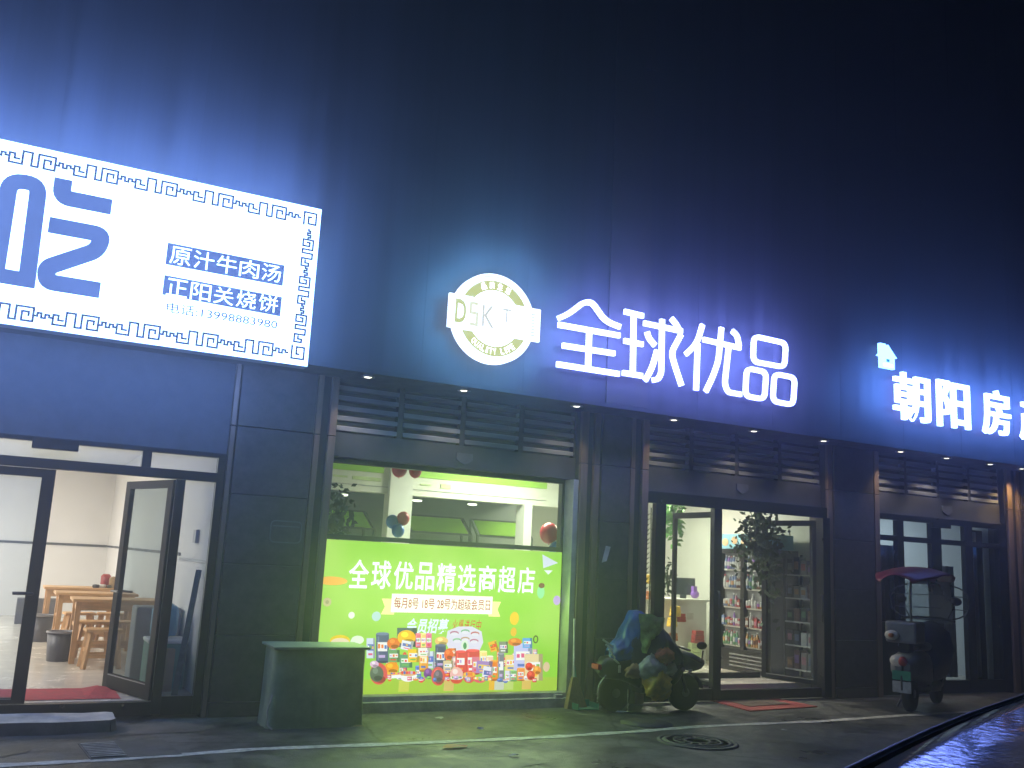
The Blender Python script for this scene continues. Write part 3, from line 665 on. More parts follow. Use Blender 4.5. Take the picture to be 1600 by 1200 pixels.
k = MB(); k.bar((1.68, .3, FZ), (1.83, .55, 1.35), .055, .02); tag(k.build('leaning_board', M['monitor']), 'dark board leaning in the corner behind the side pane', 'board')
k = MB(); k.box(1.38, 1.84, 1.35, 1.75, FZ, .92); tag(k.build('drinks_chest', M['grey'], None, .02), 'grey chest seen through the open door glass', 'chest')

# ---- store: one room behind banner window and door
room('store', 2.97, 10.62, .42, 6.5, FZ, 3.05, M['cream'], M['tile'])
ceil_light(8.6, 2.6, 3.04, 1.2, .6, 165, (1, .98, .80), 'ceiling panel above the store entrance', 'store ceiling panels')
ceil_light(6.0, 1.5, 3.04, 1.2, .4, 110, (1, 1, .86), 'ceiling panel near the banner window', 'store ceiling panels')
ceil_light(5.3, 4.6, 3.04, 1.2, .4, 45, (1, 1, .9), 'ceiling panel at the back of the store', 'store ceiling panels')
# banner window
wf = thing('shop_window', 'large fixed shop window filled by the green lit banner', 'window', (0, 0, 0))
k = MB(); k.box(2.968, 5.998, .20, .30, 2.545, 2.62); k.box(2.968, 3.02, .20, .30, .15, 2.545); k.box(5.90, 5.998, .21, .30, .15, 2.545); k.box(3.02, 5.9, .21, .29, 1.735, 1.785); k.build('frame', mat('window_frame_dark', (.05, .055, .055), .45), wf)
k = MB(); k.add([(3.02, .24, 1.785), (5.9, .24, 1.785), (5.9, .24, 2.545), (3.02, .24, 2.545)], [(0, 1, 2, 3)]); k.build('pane', glass('store_window_glass', (.82, .93, .80), .10, .05), wf)
k = MB(); k.box(2.968, 5.998, -.06, .30, .0, .10); k.box(2.968, 5.998, .02, .30, .10, .15); k.build('sill', M['conc'], wf)
k = MB(); k.box(5.93, 5.998, -.0, .198, .15, 2.59); k.build('reveal', mat('reveal_cream', (.42, .42, .33), .5), wf)
# ---- banner
bz0, bz1 = .13, 1.728
BX0, BX1, BY = 2.99, 5.915, .185
bnr = thing('lit_banner', 'bright lime green backlit banner with white shop lettering and groceries', 'banner', (0, 0, 0))
m, n, l = nt('banner_green')
o_ = n.new('ShaderNodeOutputMaterial'); e_ = n.new('ShaderNodeEmission'); l.new(e_.outputs[0], o_.inputs[0])
tc = n.new('ShaderNodeTexCoord'); nz = n.new('ShaderNodeTexNoise'); nz.inputs['Scale'].default_value = 1.1; l.new(tc.outputs['Object'], nz.inputs['Vector'])
cr = n.new('ShaderNodeValToRGB'); cr.color_ramp.elements[0].position = .35; cr.color_ramp.elements[1].position = .68
cr.color_ramp.elements[0].color = (.28, .66, .05, 1); cr.color_ramp.elements[1].color = (.42, .74, .13, 1); l.new(nz.outputs[0], cr.inputs[0]); l.new(cr.outputs[0], e_.inputs[0]); e_.inputs[1].default_value = 1.12
BGREEN = m
k = MB(); k.poly([(BX0, bz0), (BX1, bz0), (BX1, bz1), (BX0, bz1)], BY); k.build('banner_face', BGREEN, bnr)
k = MB(); k.box(BX0, BX1, BY+.003, BY+.02, bz0, bz1); k.build('banner_back', M['framegrey'], bnr)
bw = emit('banner_white', (.80, .98, .92), 1.5)
yB = BY-.002
def bp_(zx, zy, s=4.706, ox=540, oy=940, Y=yB): p = at(ox+zx/s, oy+zy/s, Y); return (p.x, p.z)
def bq(zx, zy): return bp_(zx, zy, 4.0, 490, 840)
a, b = bq(210, 240), bq(1395, 140)
text('title_lettering', '全球优品精选商超店', (a[0], b[0], 1.235, 1.535), yB, bw, bnr, .014, 0, 0, True)
a, b = bq(490, 345), bq(1120, 355)
k = MB(); k.poly([(a[0], .995), (b[0], .995), (b[0], 1.19), (a[0], 1.19)], yB-.002)
k.poly([(a[0]-.11, .97), (a[0]+.04, .97), (a[0]+.04, 1.135), (a[0]-.11, 1.135), (a[0]-.07, 1.05)], yB, 0, 1); k.poly([(b[0]-.04, .97), (b[0]+.11, .97), (b[0]+.07, 1.05), (b[0]+.11, 1.135), (b[0]-.04, 1.135)], yB, 0, 1)
k.build('ribbon_strip', [emit('ribbon_white', (.82, .85, .74), 1.5), emit('ribbon_yellow', (.80, .80, .30), 1.5)], bnr)
text('date_lettering', '每月8号 18号 28号为超级会员日', (a[0]+.03, b[0]-.03, 1.035, 1.155), yB-.004, emit('date_red', (.50, .03, .03), 1), bnr, .008)
a, b = bq(590, 465), bq(850, 465)
text('member_lettering', '会员招募', (a[0], b[0], .775, .935), yB, emit('member_white', (.72, .86, 1.0), 1.3), bnr, .022, 0, .22)
a, b = bq(868, 465), bq(1055, 465)
text('slogan_lettering', '火爆进行中', (a[0], b[0], .81, .93), yB, emit('slogan_red', (.70, .05, .02), 1), bnr, .006, 0, .2, True)
# printed dots, bubbles and floor reflection
k = MB(); mats_ = []
def ink(c):
    for i, (cc, mm) in enumerate(mats_):
        if cc == c: return i
    mats_.append((c, bn(rgb(*c), 1.08))); return len(mats_)-1
def ell(zx, zy, rx, ry, c, q=0, s=4.0):
    p = bq(zx, zy); k.poly([(p[0]+rx*math.cos(i*PI/10), p[1]+ry*math.sin(i*PI/10)) for i in range(20)], yB-.001*q, 0, ink(c))
ell(115, 270, .17, .045, (250, 190, 90)); ell(85, 403, .045, .045, (205, 200, 150)); ell(85, 403, .02, .02, (170, 170, 120), 1)
ell(237, 485, .035, .035, (245, 255, 240)); ell(392, 492, .05, .05, (190, 225, 225)); ell(1420, 340, .05, .075, (150, 235, 170)); ell(1425, 300, .04, .03, (120, 60, 60), 1)
ell(1520, 392, .05, .055, (200, 170, 235)); ell(1455, 808, .045, .055, (220, 195, 160)); ell(1388, 636, .035, .045, (70, 90, 40)); ell(1388, 636, .02, .03, (150, 215, 60), 1)
ell(275, 640, .07, .045, (235, 255, 225)); ell(252, 650, .04, .03, (235, 255, 225), 1); ell(165, 645, .11, .06, (240, 215, 60)); ell(165, 655, .10, .045, (240, 225, 190), 1); ell(1255, 505, .06, .075, (245, 205, 50)); ell(1250, 590, .04, .05, (240, 190, 60))
p0, p1 = bq(1430, 105), bq(1540, 190)
k.poly([(p0[0], p0[1]), (p0[0]+.22, p0[1]-.09), (p0[0]+.02, p0[1]-.16)], yB, 0, ink((215, 225, 245))); k.poly([(p0[0]+.03, p0[1]-.18), (p0[0]+.15, p0[1]-.18), (p0[0]+.09, p0[1]-.23)], yB-.001, 0, ink((235, 245, 250)))
k.poly([(BX0, bz0+.001), (BX1-.002, bz0+.001), (BX1-.002, .30), (BX0, .30)], yB+.0008, 0, ink((165, 205, 70)))
for zx, c in ((430, (205, 215, 90)), (760, (215, 190, 110)), (1090, (235, 185, 60)), (1130, (200, 210, 190)), (1200, (190, 215, 120)), (1330, (220, 190, 100))):
    p = bp_(zx, 600); k.poly([(p[0]-.06, .17), (p[0]+.06, .17), (p[0]+.06, .285), (p[0]-.06, .285)], yB+.0002, 0, ink(c))
k.build('printed_dots', [m_ for _, m_ in mats_], bnr)
# printed groceries
k = MB(); mats_ = []
rnd = random.Random(5)
lay = 0
FILL = random.Random(21)
def rect(x0, y0, x1, y1, c, q, rot=0):
    cx_, cy_ = (x0+x1)/2, (y0+y1)/2; pts = []
    for u, v in ((x0, y1), (x1, y1), (x1, y0), (x0, y0)):
        dx, dy = u-cx_, v-cy_; pts.append(bp_(cx_+dx*math.cos(rot)-dy*math.sin(rot), cy_+dx*math.sin(rot)+dy*math.cos(rot)))
    k.poly(pts, yB-.0003*q, 0, ink(c))
def elli(x0, y0, x1, y1, c, q, a0=0, a1=2*PI, n=18):
    cx_, cy_, rx, ry = (x0+x1)/2, (y0+y1)/2, (x1-x0)/2, (y1-y0)/2
    k.poly([bp_(cx_+rx*math.cos(a0+(a1-a0)*i/n), cy_+ry*math.sin(a0+(a1-a0)*i/n)) for i in range(n)], yB-.0003*q, 0, ink(c))
PALS = [(235, 60, 60), (250, 200, 60), (245, 245, 250), (90, 120, 200), (240, 130, 50), (120, 190, 90), (200, 170, 225), (230, 90, 140)]
def item(kind, x0, y0, x1, y1, c, l2=(245, 245, 245), rot=0):
    global lay; lay += 4; q = lay
    h, w = y1-y0, x1-x0; dk = tuple(int(v*.72) for v in c); lt = tuple(min(255, int(v*1.18+15)) for v in c)
    if kind in ('can', 'box', 'bag'):
        rect(x0, y0, x1, y1, c, q, rot)
        if kind == 'can':
            elli(x0, y0-h*.05, x1, y0+h*.06, lt, q+1); elli(x0, y1-h*.05, x1, y1+h*.04, dk, q+.5)
            rect(x0+w*.12, y0+h*.1, x0+w*.24, y1-h*.06, lt, q+1)
        else: rect(x0+w*.78, y0, x1, y1, dk, q+1, rot)
        rect(x0+w*.12, y0+h*.3, x1-w*.14, y0+h*.62, l2, q+2, rot)
        for j in range(3):
            cc = rnd.choice(PALS); u = x0+w*(.15+.25*j); rect(u, y0+h*(.36+.05*rnd.random()), u+w*.17, y0+h*(.50+.08*rnd.random()), cc, q+3, rot)
        rect(x0+w*.2, y0+h*.75, x1-w*.3, y0+h*.85, rnd.choice(PALS), q+3, rot)
    elif kind == 'ball':
        elli(x0, y0, x1, y1, c, q); elli(x0+w*.2, y0+h*.12, x0+w*.6, y0+h*.5, lt, q+1); elli(x0+w*.3, y0+h*.6, x1-w*.1, y1-h*.08, dk, q+2)
    elif kind == 'bowl':
        elli(x0, y0, x1, y1+h*.2, c, q, 0, PI); elli(x0, y0+h*.25, x1, y0+h*.72, l2, q+1)
        for j in range(6): u = x0+w*(.12+.13*j); elli(u, y0+h*.3, u+w*.13, y0+h*.58, rnd.choice(PALS), q+2)
LIST = [('box', 365, 190, 510, 330, (70, 95, 110)), ('can', 210, 232, 305, 440, (85, 95, 130)), ('box', 140, 265, 202, 412, (215, 225, 245), (90, 110, 200)), ('ball', 290, 262, 385, 345, (235, 120, 50)), ('ball', 365, 205, 500, 315, (250, 195, 45)),
        ('can', 498, 232, 540, 335, (240, 110, 130)), ('can', 536, 232, 578, 335, (250, 215, 130)), ('can', 574, 232, 616, 335, (235, 100, 150)), ('box', 392, 285, 478, 352, (235, 238, 248), (90, 110, 190), .2), ('box', 575, 360, 637, 485, (215, 225, 245), (70, 100, 205)),
        ('box', 295, 350, 380, 440, (110, 165, 110)), ('bag', 380, 385, 472, 480, (95, 160, 120)), ('bag', 440, 345, 520, 440, (250, 205, 50)), ('can', 522, 352, 588, 505, (240, 160, 50), (250, 235, 200)), ('box', 515, 335, 600, 395, (248, 246, 240)),
        ('ball', 265, 438, 372, 525, (248, 160, 40)), ('bowl', 262, 500, 392, 548, (250, 250, 255), (245, 190, 90)), ('bowl', 372, 478, 505, 565, (248, 248, 252), (225, 180, 110)), ('ball', 635, 252, 732, 318, (240, 200, 120)), ('can', 638, 315, 716, 490, (75, 80, 115)),
        ('ball', 702, 340, 770, 425, (240, 100, 50)), ('box', 696, 428, 768, 505, (225, 205, 160)), ('can', 785, 360, 862, 520, (225, 65, 70)), ('can', 862, 352, 960, 525, (220, 60, 70)), ('box', 905, 400, 985, 520, (225, 120, 150)), ('can', 960, 360, 1015, 480, (250, 225, 140)), ('can', 1010, 395, 1060, 500, (245, 205, 180)),
        ('box', 1030, 285, 1092, 360, (240, 190, 60), (235, 70, 60), -.3), ('can', 1035, 430, 1092, 570, (242, 135, 40)), ('can', 1095, 372, 1138, 575, (125, 125, 140)), ('box', 1100, 288, 1165, 372, (140, 150, 130)), ('bag', 1145, 385, 1232, 505, (240, 215, 140)), ('box', 1208, 300, 1342, 500, (200, 200, 245)), ('box', 1272, 262, 1342, 335, (95, 170, 235)),
        ('ball', 1165, 262, 1265, 320, (235, 130, 50)), ('box', 1285, 378, 1418, 572, (235, 215, 165)), ('ball', 1290, 440, 1345, 500, (225, 60, 50)), ('ball', 1345, 465, 1405, 530, (240, 150, 60)), ('ball', 1300, 500, 1360, 570, (220, 70, 60)), ('can', 1175, 500, 1228, 575, (120, 180, 110)), ('can', 1228, 482, 1285, 572, (240, 145, 70)), ('box', 1140, 500, 1182, 575, (225, 225, 240)),
        ('box', 930, 430, 1045, 520, (170, 130, 200), (245, 215, 90), .1), ('bag', 975, 470, 1050, 570, (235, 235, 245), (90, 100, 170), .15), ('ball', 545, 480, 612, 560, (125, 75, 150)), ('ball', 598, 470, 702, 608, (225, 85, 85)), ('ball', 616, 492, 684, 585, (110, 95, 110)), ('ball', 735, 472, 832, 580, (240, 185, 180)), ('bowl', 738, 520, 830, 582, (220, 70, 60), (250, 235, 230)),
        ('bowl', 828, 485, 922, 572, (225, 90, 80), (240, 160, 80)), ('bowl', 905, 530, 1000, 578, (230, 90, 110), (245, 225, 90)), ('ball', 150, 440, 278, 600, (225, 85, 85)), ('ball', 150, 462, 250, 580, (95, 110, 95)), ('ball', 150, 425, 215, 475, (225, 190, 220))]
q_ = [bp_(*p) for p in ((735, 300), (750, 215), (830, 183), (930, 183), (1000, 220), (1012, 300), (980, 372), (770, 372))]
k.poly(q_, yB-.0003, 0, ink((226, 222, 244)))
for (x, y, c) in ((800, 232, (180, 90, 140)), (880, 220, (110, 180, 140)), (952, 236, (190, 80, 100)), (820, 285, (120, 190, 140)), (880, 275, (190, 150, 120)), (945, 290, (190, 110, 150))):
    elli(x-32, y-16, x+32, y+14, c, 2); elli(x-27, y-6, x+27, y+18, (232, 230, 246), 3)
elli(850, 285, 905, 360, (225, 240, 225), 4); elli(864, 300, 890, 350, (70, 150, 90), 5)
for i in range(46):
    x_ = FILL.uniform(215, 1370); y_ = FILL.uniform(330, 470)+abs(x_-800)*.03; w_ = FILL.uniform(26, 58); h_ = FILL.uniform(50, 105)
    item(FILL.choice(('can', 'box', 'box', 'bag', 'ball')), x_, y_, x_+w_, min(570, y_+h_), FILL.choice(PALS+[(245, 225, 200), (250, 235, 160), (190, 160, 210), (230, 190, 190)]))
for it in LIST:
    item(*it)
    x0_, y0_, x1_, y1_ = it[1:5]
for i in range(26):
    x_ = FILL.uniform(250, 1360); w_ = FILL.uniform(22, 44); y_ = FILL.uniform(525, 552)
    item(FILL.choice(('ball', 'bowl', 'box')), x_, y_, x_+w_, y_+FILL.uniform(22, 32), FILL.choice(PALS))
k.build('printed_groceries', [m_ for _, m_ in mats_], bnr)

ld = bpy.data.lights.new('banner_glow_fill', 'AREA'); ld.shape = 'RECTANGLE'; ld.size = 2.7; ld.size_y = 1.3; ld.energy = 55; ld.color = (.55, 1, .22)  # added unseen lamp stands in for the banner's own spill
o = bpy.data.objects.new('banner_glow_fill', ld); COL.objects.link(o); o.location = (4.45, .17, .95); o.rotation_euler = (R(-82+180-180), 0, 0); o.rotation_euler = (R(-78), 0, 0)

# inside, above the banner: bulkhead beam, columns, racks
ib = thing('bulkhead', 'white bulkhead with lime stripe seen over the banner', 'bulkhead', (0, 0, 0))
k = MB(); k.box(3.0, 7.35, 2.5, 2.7, 2.41, 3.04); k.build('beam', M['cream'], ib)
k = MB(); a_, b_ = at(640, 800, 2.49).x, at(604, 800, 2.49).x; k.box(b_, a_, 2.42, 2.62, FZ, 3.04); a_, b_ = at(830, 800, 2.5).x, at(818, 800, 2.5).x; k.box(b_, a_, 2.47, 2.72, FZ, 2.41); k.build('column', M['white'], ib)
k = MB(); k.box(3.0, 4.45, 2.485, 2.5, 2.675, 2.76); k.box(4.84, 7.0, 2.485, 2.5, 2.665, 2.76); k.build('lime_stripe', M['lime'], ib)
k = MB(); k.box(4.02, 4.42, 2.485, 2.5, 2.56, 2.605); k.box(3.75, 3.95, 2.488, 2.5, 2.575, 2.60); k.box(5.0, 5.15, 2.488, 2.5, 2.56, 2.58); k.box(5.3, 5.45, 2.488, 2.5, 2.54, 2.6); k.build('faint_print', M['limepale'], ib)
k = MB(); k.box(3.0, 7.0, 2.49, 2.5, 2.49, 2.496); k.build('joint_line', M['grey'], ib)
k = MB(); k.box(3.0, 7.6, 4.2, 4.25, FZ, 3.04); k.build('back_partition', M['grey'], ib)
def rack(loc, w, rz, label):
    t = thing('display_rack', label, 'rack', loc, rz, 'dark metal racks over the banner')
    k = MB()
    for x in (-w/2, w/2):
        for y in (0, .35): k.bar((x, y, 0), (x, y, 2.0 if y else 1.75), .03)
        k.bar((x, 0, 1.75), (x, .35, 2.0), .025)
    k.build('post', M['steel'], t)
    k = MB()
    for z in (.5, 1.0, 1.5): k.box(-w/2, w/2, 0, .35, z, z+.02)
    k.bar((-w/2, .35, 2.0), (w/2, .35, 2.0), .03); k.bar((-w/2, 0, 1.75), (w/2, 0, 1.75), .03); k.build('shelf', M['steel'], t)
    q = Matrix.Translation((0, .17, 1.875)) @ Matrix.Rotation(R(35), 4, 'X'); k = MB(); k.box(-w/2+.05, w/2-.05, -.19, .19, -.008, .008, 0, q); k.build('green_panel', M['lime'], t)
for (px, w, rz, lab) in ((545, .8, .1, 'dark rack with green panel left of the white column'), (690, 1.0, 0, 'dark rack with green panel behind the banner middle'), (790, .9, -.1, 'dark rack with green panel right behind the banner'),):
    p = at(px, 820, 3.4); rack((p.x, 3.4, FZ+.05), w, rz, lab)
for i, (px, py) in enumerate(((500+36, 772), (652, 781), (738, 787))):
    p = at(px, py, 3.3); t = thing('spot_lamp', 'small glowing ceiling spot '+('at the left of the window', 'right of the white column', 'above the middle rack')[i], 'lamp', (p.x, 3.3, p.z), 0, 'ceiling spots seen over the banner')
    k = MB(); k.lathe([(.07, 0), (.07, -.02), (.05, -.025), (.001, -.03)], (0, 0, 0), 18); k.build('lens', LAMP_E, t)
k = MB(); k.box(3.0, 7.35, 2.7, 4.2, 2.52, 2.56); k.build('lowered_ceiling', mat('grey_ceiling', (.35, .37, .36), .6), ib)  # plain grey, darker than the room's white ceiling
for (px, py, r_px, Y, m_, lab) in ((624, 733, 12, 1.0, 'balred', 'left red balloon at the top edge of the banner window'), (649, 736, 10, 1.0, 'balred', 'right red balloon at the top edge of the banner window'),
        (613, 815, 10, 1.3, 'balblue', 'upper blue balloon in the cluster above the banner'), (630, 810, 10, 1.25, 'balred', 'red balloon in the cluster with two blue ones'), (622, 829, 10, 1.22, 'balblue', 'lower blue balloon in the cluster above the banner'),
        (858, 833, 15, .9, 'balred', 'large dark red balloon above the banner right corner'), (869, 859, 12, .8, 'balblue', 'blue balloon under the large dark red balloon')):
    p = at(px, py, Y); r_ = r_px*((p-CAM).dot(FW))/F; k = MB(); k.ball((0, 0, 0), r_, 20, 0, (1, 1, 1.1)); k.lathe([(.001, -r_*1.1), (.012, -r_*1.18), (.001, -r_*1.2)], (0, 0, 0), 8); tag(k.build('balloon', M[m_], None, 0, p), lab, 'balloon', 'balloons inside the banner window')
def foliage(name, label, c, rx, ry, rz_, n, m_, ls=.09, droop=0, cat='plant', stems=6):
    t = thing(name, label, cat, c); k = MB(); rn = random.Random(n)
    for i in range(n):
        u = Vector((rn.gauss(0, .5), rn.gauss(0, .5), rn.gauss(0, .5))); p = Vector((u.x*rx, u.y*ry, u.z*rz_-droop*abs(u.x)))
        d = Vector((rn.uniform(-1, 1), rn.uniform(-1, 1), rn.uniform(-1.2, .5))).normalized(); s_ = d.cross(Vector((rn.random(), rn.random(), rn.random()))).normalized()
        L = ls*rn.uniform(.6, 1.3); k.add([p, p+d*L*.5+s_*L*.28, p+d*L, p+d*L*.5-s_*L*.28], [(0, 1, 2, 3)])
    k.build('leaves', M[m_], t); k = MB()
    for i in range(stems): a = rn.uniform(0, 6.28); k.tube([(0, 0, -rz_), (rx*.3*math.cos(a), ry*.3*math.sin(a), 0), (rx*.6*math.cos(a), ry*.6*math.sin(a), rz_*.6)], .006, 5)
    k.build('stem', M['leafdk'], t); return t
p = at(527, 800, .7); foliage('potted_plant', 'dark leafy plant at the left edge of the banner window', p, .17, .15, .28, 170, 'leafdk', .09)
# ---- store entrance
st = thing('glass_shopfront', 'dark framed store entrance with two glass doors folded inward', 'shopfront', (0, 0, 0))
k = MB(); k.box(7.0, 10.05, -.01, .07, 2.395, 2.54); k.box(7.135, 7.29, -.012, .07, .02, 2.395); k.box(8.06, 8.185, -.015, .07, .02, 2.395); k.box(9.92, 10.05, -.06, .07, .02, 2.395)
k.box(7.0, 8.06, -.01, .07, .02, .16); k.box(8.185, 9.92, -.012, .07, .02, .14)
k.build('frame', M['frame'], st, .003)
for a, b in ((7.0, 7.135), (7.29, 8.06)):
    k = MB(); k.add([(a, .03, .16), (b, .03, .16), (b, .03, 2.395), (a, .03, 2.395)], [(0, 1, 2, 3)]); k.build('pane', M['glass'], st)
leaf(st, (8.17, .09), R(88), .92, .16, 2.36, .05, 'glass', False, .07)
leaf(st, (9.98, .09), R(103), .90, .16, 2.36, .075, 'doorglass', False, .07)
k = MB()
for x, y in ((8.12, -.05), (9.86, -.09)): k.tube([(x, y+.03, 1.0), (x, y, 1.0), (x, y, 1.35), (x, y+.03, 1.35)], .012, 8)
k.build('handle', M['black'], st)
k = MB(); k.box(7.4, 9.75, .98, 1.06, FZ, FZ+.07); k.build('inner_sill', M['frame'], st)
mt = thing('door_mat', 'red rubber mat with brown centre outside the store door', 'mat', (0, 0, 0))
q = [atz(1105, 1094, 0), atz(1192, 1088, 0), atz(1277, 1105, 0), atz(1172, 1112, 0)]
ctr = sum(q, Vector())/4
k = MB(); k.add([(v.x, v.y, .012) for v in q]+[(v.x, v.y, .001) for v in q], [(3, 2, 1, 0), (0, 1, 5, 4), (1, 2, 6, 5), (2, 3, 7, 6), (3, 0, 4, 7)]); k.build('border', M['redmat'], mt)
k = MB(); q2 = [ctr+(v-ctr)*.62+Vector((-.03, .05, 0)) for v in q]; k.add([(v.x, v.y, .020) for v in q2], [(3, 2, 1, 0)]); k.build('pile', M['brownmat'], mt)
# counter
cn = thing('checkout_counter', 'white checkout counter with notices stuck on its front', 'counter', (0, 0, 0))
CYf = 2.6
a = at(1040, 935, CYf); b = at(1104, 935, CYf)
k = MB(); k.box(a.x-1.2, b.x, CYf, CYf+.6, FZ, a.z-.03); k.build('body', M['white'], cn)
k = MB(); k.box(a.x-1.25, b.x+.03, CYf-.04, CYf+.63, a.z-.03, a.z); k.build('top', M['cream'], cn)
k = MB(); zt = a.z
for i, (px, py, w, h) in enumerate(((1053, 952, .1, .06), (1079, 963, .12, .10),)):
    p = at(px, py, CYf-.006); k.box(p.x-w/2, p.x+w/2, CYf-.006, CYf-.001, p.z-h/2, p.z+h/2)
k.build('notice', M['paper'], cn)
k = MB(); p0, p1 = at(1052, 908, CYf+.2), at(1086, 930, CYf+.2); k.box(p0.x, p1.x, CYf+.2, CYf+.24, p1.z, p0.z+.06); k.box((p0.x+p1.x)/2-.04, (p0.x+p1.x)/2+.04, CYf+.19, CYf+.26, zt+.001, p1.z)
tag(k.build('monitor', M['monitor'], None, .004), 'dark checkout monitor standing on the white counter', 'monitor')
k = MB(); p = at(1088, 930, CYf+.15); k.ball((p.x-.03, p.y, zt+.075), .075, 14, 0, (1.1, .6, .9)); k.box(p.x-.08, p.x-.01, p.y-.03, p.y+.03, zt+.05, zt+.2); tag(k.build('purple_pouch', M['purple']), 'small purple pouch beside the checkout monitor', 'pouch')
k = MB(); p = at(1098, 918, 4.5); k.box(p.x-.1, p.x+.1, 4.5, 4.55, p.z-.14, p.z+.14); tag(k.build('wall_phone', M['black'], None, .01), 'black device fixed on the white wall behind the counter', 'device')
GP = [((1055, 955), .16, 'yellow', 'yellow snack bag hanging highest on the counter front'), ((1050, 972), .14, 'yellow', 'middle yellow snack bag on the counter front'), ((1064, 965), .13, 'redlens', 'red packet hung beside the yellow snack bags'), ((1052, 995), .12, 'orange', 'orange packet low on the counter front'),
      ((1090, 995), .2, 'redlens', 'red and white carton stacked below the counter'), ((1085, 1015), .22, 'limepale', 'pale green carton on the floor by the counter'), ((1016, 905), .13, 'yellow', 'yellow goods seen through the narrow side pane'), ((1016, 930), .12, 'orange', 'orange goods seen through the narrow side pane')]
for (px, py), s_, m_, lab in GP:
    Y = CYf-.12 if px > 1020 else 1.6; p = at(px, py, Y); k = MB()
    for z_ in range(3): k.box(-s_*.5+.01*z_, s_*.5-.006*z_, -.05, .05, -s_*.5+z_*s_*.33, -s_*.5+(z_+.96)*s_*.33)
    tag(k.build('snack_pack', M[m_], None, .008, p), lab, 'packet')
# cooler along the right wall
cl = thing('drinks_cooler', 'two door drinks cooler with lit blue poster on its top', 'cooler', (0, 0, 0))
qx = 9.95
ya, yb = 1.04, 2.09
k = MB(); k.box(qx+.06, qx+.6, ya, yb, FZ, 1.95); k.build('cabinet', M['grey'], cl)
k = MB(); k.box(qx-.02, qx+.05, ya, yb, FZ, .47); 
for i in range(4): k.box(qx-.026, qx-.02, ya+.1, ya+.8, .22+i*.055, .24+i*.055, 1)
k.build('base_grille', [M['black'], M['framegrey']], cl)
k = MB(); k.box(qx-.02, qx+.05, ya, ya+.05, .47, 1.95); k.box(qx-.02, qx+.05, yb-.05, yb, .47, 1.95); k.box(qx-.025, qx+.05, (ya+yb)/2-.04, (ya+yb)/2+.04, .47, 1.95); k.box(qx-.02, qx+.05, ya+.05, yb-.05, 1.88, 1.95); k.build('door_frame', M['black'], cl)
k = MB()
for i in range(5): k.box(qx+.03, qx+.059, ya+.05, yb-.05, .50+i*.28, .525+i*.28)
k.build('shelf', M['white'], cl)
k = MB(); k.box(qx, qx+.5, ya, yb, 1.955, 2.175); k.build('poster', M['poster'], cl)
k = MB(); 
for i in range(5): k.ball((qx-.001, ya+.1+.21*i, 2.05+.03*(i % 2)), .075, 12, 0, (.02, 1, .8))
k.build('poster_picture', mat('poster_food', (.65, .45, .25), .5), cl)
cols = [mat('drink_pink', (.42, .17, .24), .3), mat('drink_red', (.36, .07, .07), .3), mat('drink_blue', (.12, .18, .32), .3), mat('drink_white', (.45, .47, .47), .3), mat('drink_green', (.10, .24, .12), .3), mat('drink_orange', (.42, .24, .10), .3), mat('drink_brown', (.16, .08, .06), .3), mat('drink_purple', (.25, .12, .42), .3)]
rows = [('mixed green and orange drinks on the lowest cooler shelf', (4, 5, 3, 4)), ('pink and red drinks on the second cooler shelf', (0, 1, 3, 0)), ('orange and white drinks on the middle cooler shelf', (3, 3, 5, 1)), ('white and blue drinks on the fourth cooler shelf', (3, 2, 3, 6)), ('dark drinks on the topmost cooler shelf', (6, 2, 6, 7))]
for i, (lab, cs) in enumerate(rows):
    y_ = ya+.075
    while y_ < yb-.075:
        kind = random.choice('bbbbc') if i not in (1, 2) else random.choice('cccbp'); r_ = random.uniform(.021, .029) if kind != 'p' else .034
        if abs(y_-(ya+yb)/2) > .042+r_:
            k = MB(); h = {'b': random.uniform(.17, .225), 'c': random.uniform(.10, .125), 'p': random.uniform(.09, .15)}[kind]; zb = .527+i*.28; c3 = (qx+.012, y_, zb)
            if kind == 'b':
                k.lathe([(r_*.9, 0), (r_, .012), (r_, h*.22)], c3, 10); k.lathe([(r_*1.03, h*.22), (r_*1.03, h*.55)], c3, 10, 1); k.lathe([(r_, h*.55), (r_*.9, h*.65), (r_*.42, h*.84), (r_*.36, h*.9)], c3, 10); k.lathe([(r_*.45, h*.9), (r_*.45, h), (.001, h)], c3, 8, 2)
            elif kind == 'c':
                k.lathe([(r_*.85, 0), (r_, .01), (r_, h*.3)], c3, 12); k.lathe([(r_*1.02, h*.3), (r_*1.02, h*.7)], c3, 12, 1); k.lathe([(r_, h*.7), (r_, h-.012), (r_*.8, h), (.001, h)], c3, 12, 2)
            else:
                k.box(qx-.015, qx+.03, y_-r_*.9, y_+r_*.9, zb, zb+h); k.box(qx-.018, qx-.0155, y_-r_*.7, y_+r_*.7, zb+h*.25, zb+h*.7, 1); k.box(qx-.005, qx+.02, y_-.008, y_+.008, zb+h, zb+h+.02, 2)
            tag(k.build('drink_bottle' if kind == 'b' else 'drink_can' if kind == 'c' else 'drink_carton', [cols[random.choice(cs)] if random.random() < .75 else random.choice(cols), random.choice((cols[3], cols[3], random.choice(cols))), random.choice((cols[3], M['framegrey'], cols[1]))]), 'one of the '+lab, 'drink', lab)
        y_ += r_*2+random.uniform(.001, .012)
t = thing('reflection_shelf', 'narrow shelf added to imitate reflections in the folded door glass', 'shelf', (10.40, .72, FZ))  # shelf and cartons added in place of reflections in the door glass
k = MB()
for x_ in (-.17, .17):
    for y_ in (-.28, .28): k.bar((x_, y_, 0), (x_, y_, 1.75), .025)
k.build('post', M['steel'], t)
for z_ in (.12, .45, .78, 1.11, 1.44): k = MB(); k.box(-.17, .17, -.28, .28, z_, z_+.018); k.build('shelf_board', M['white'], t)
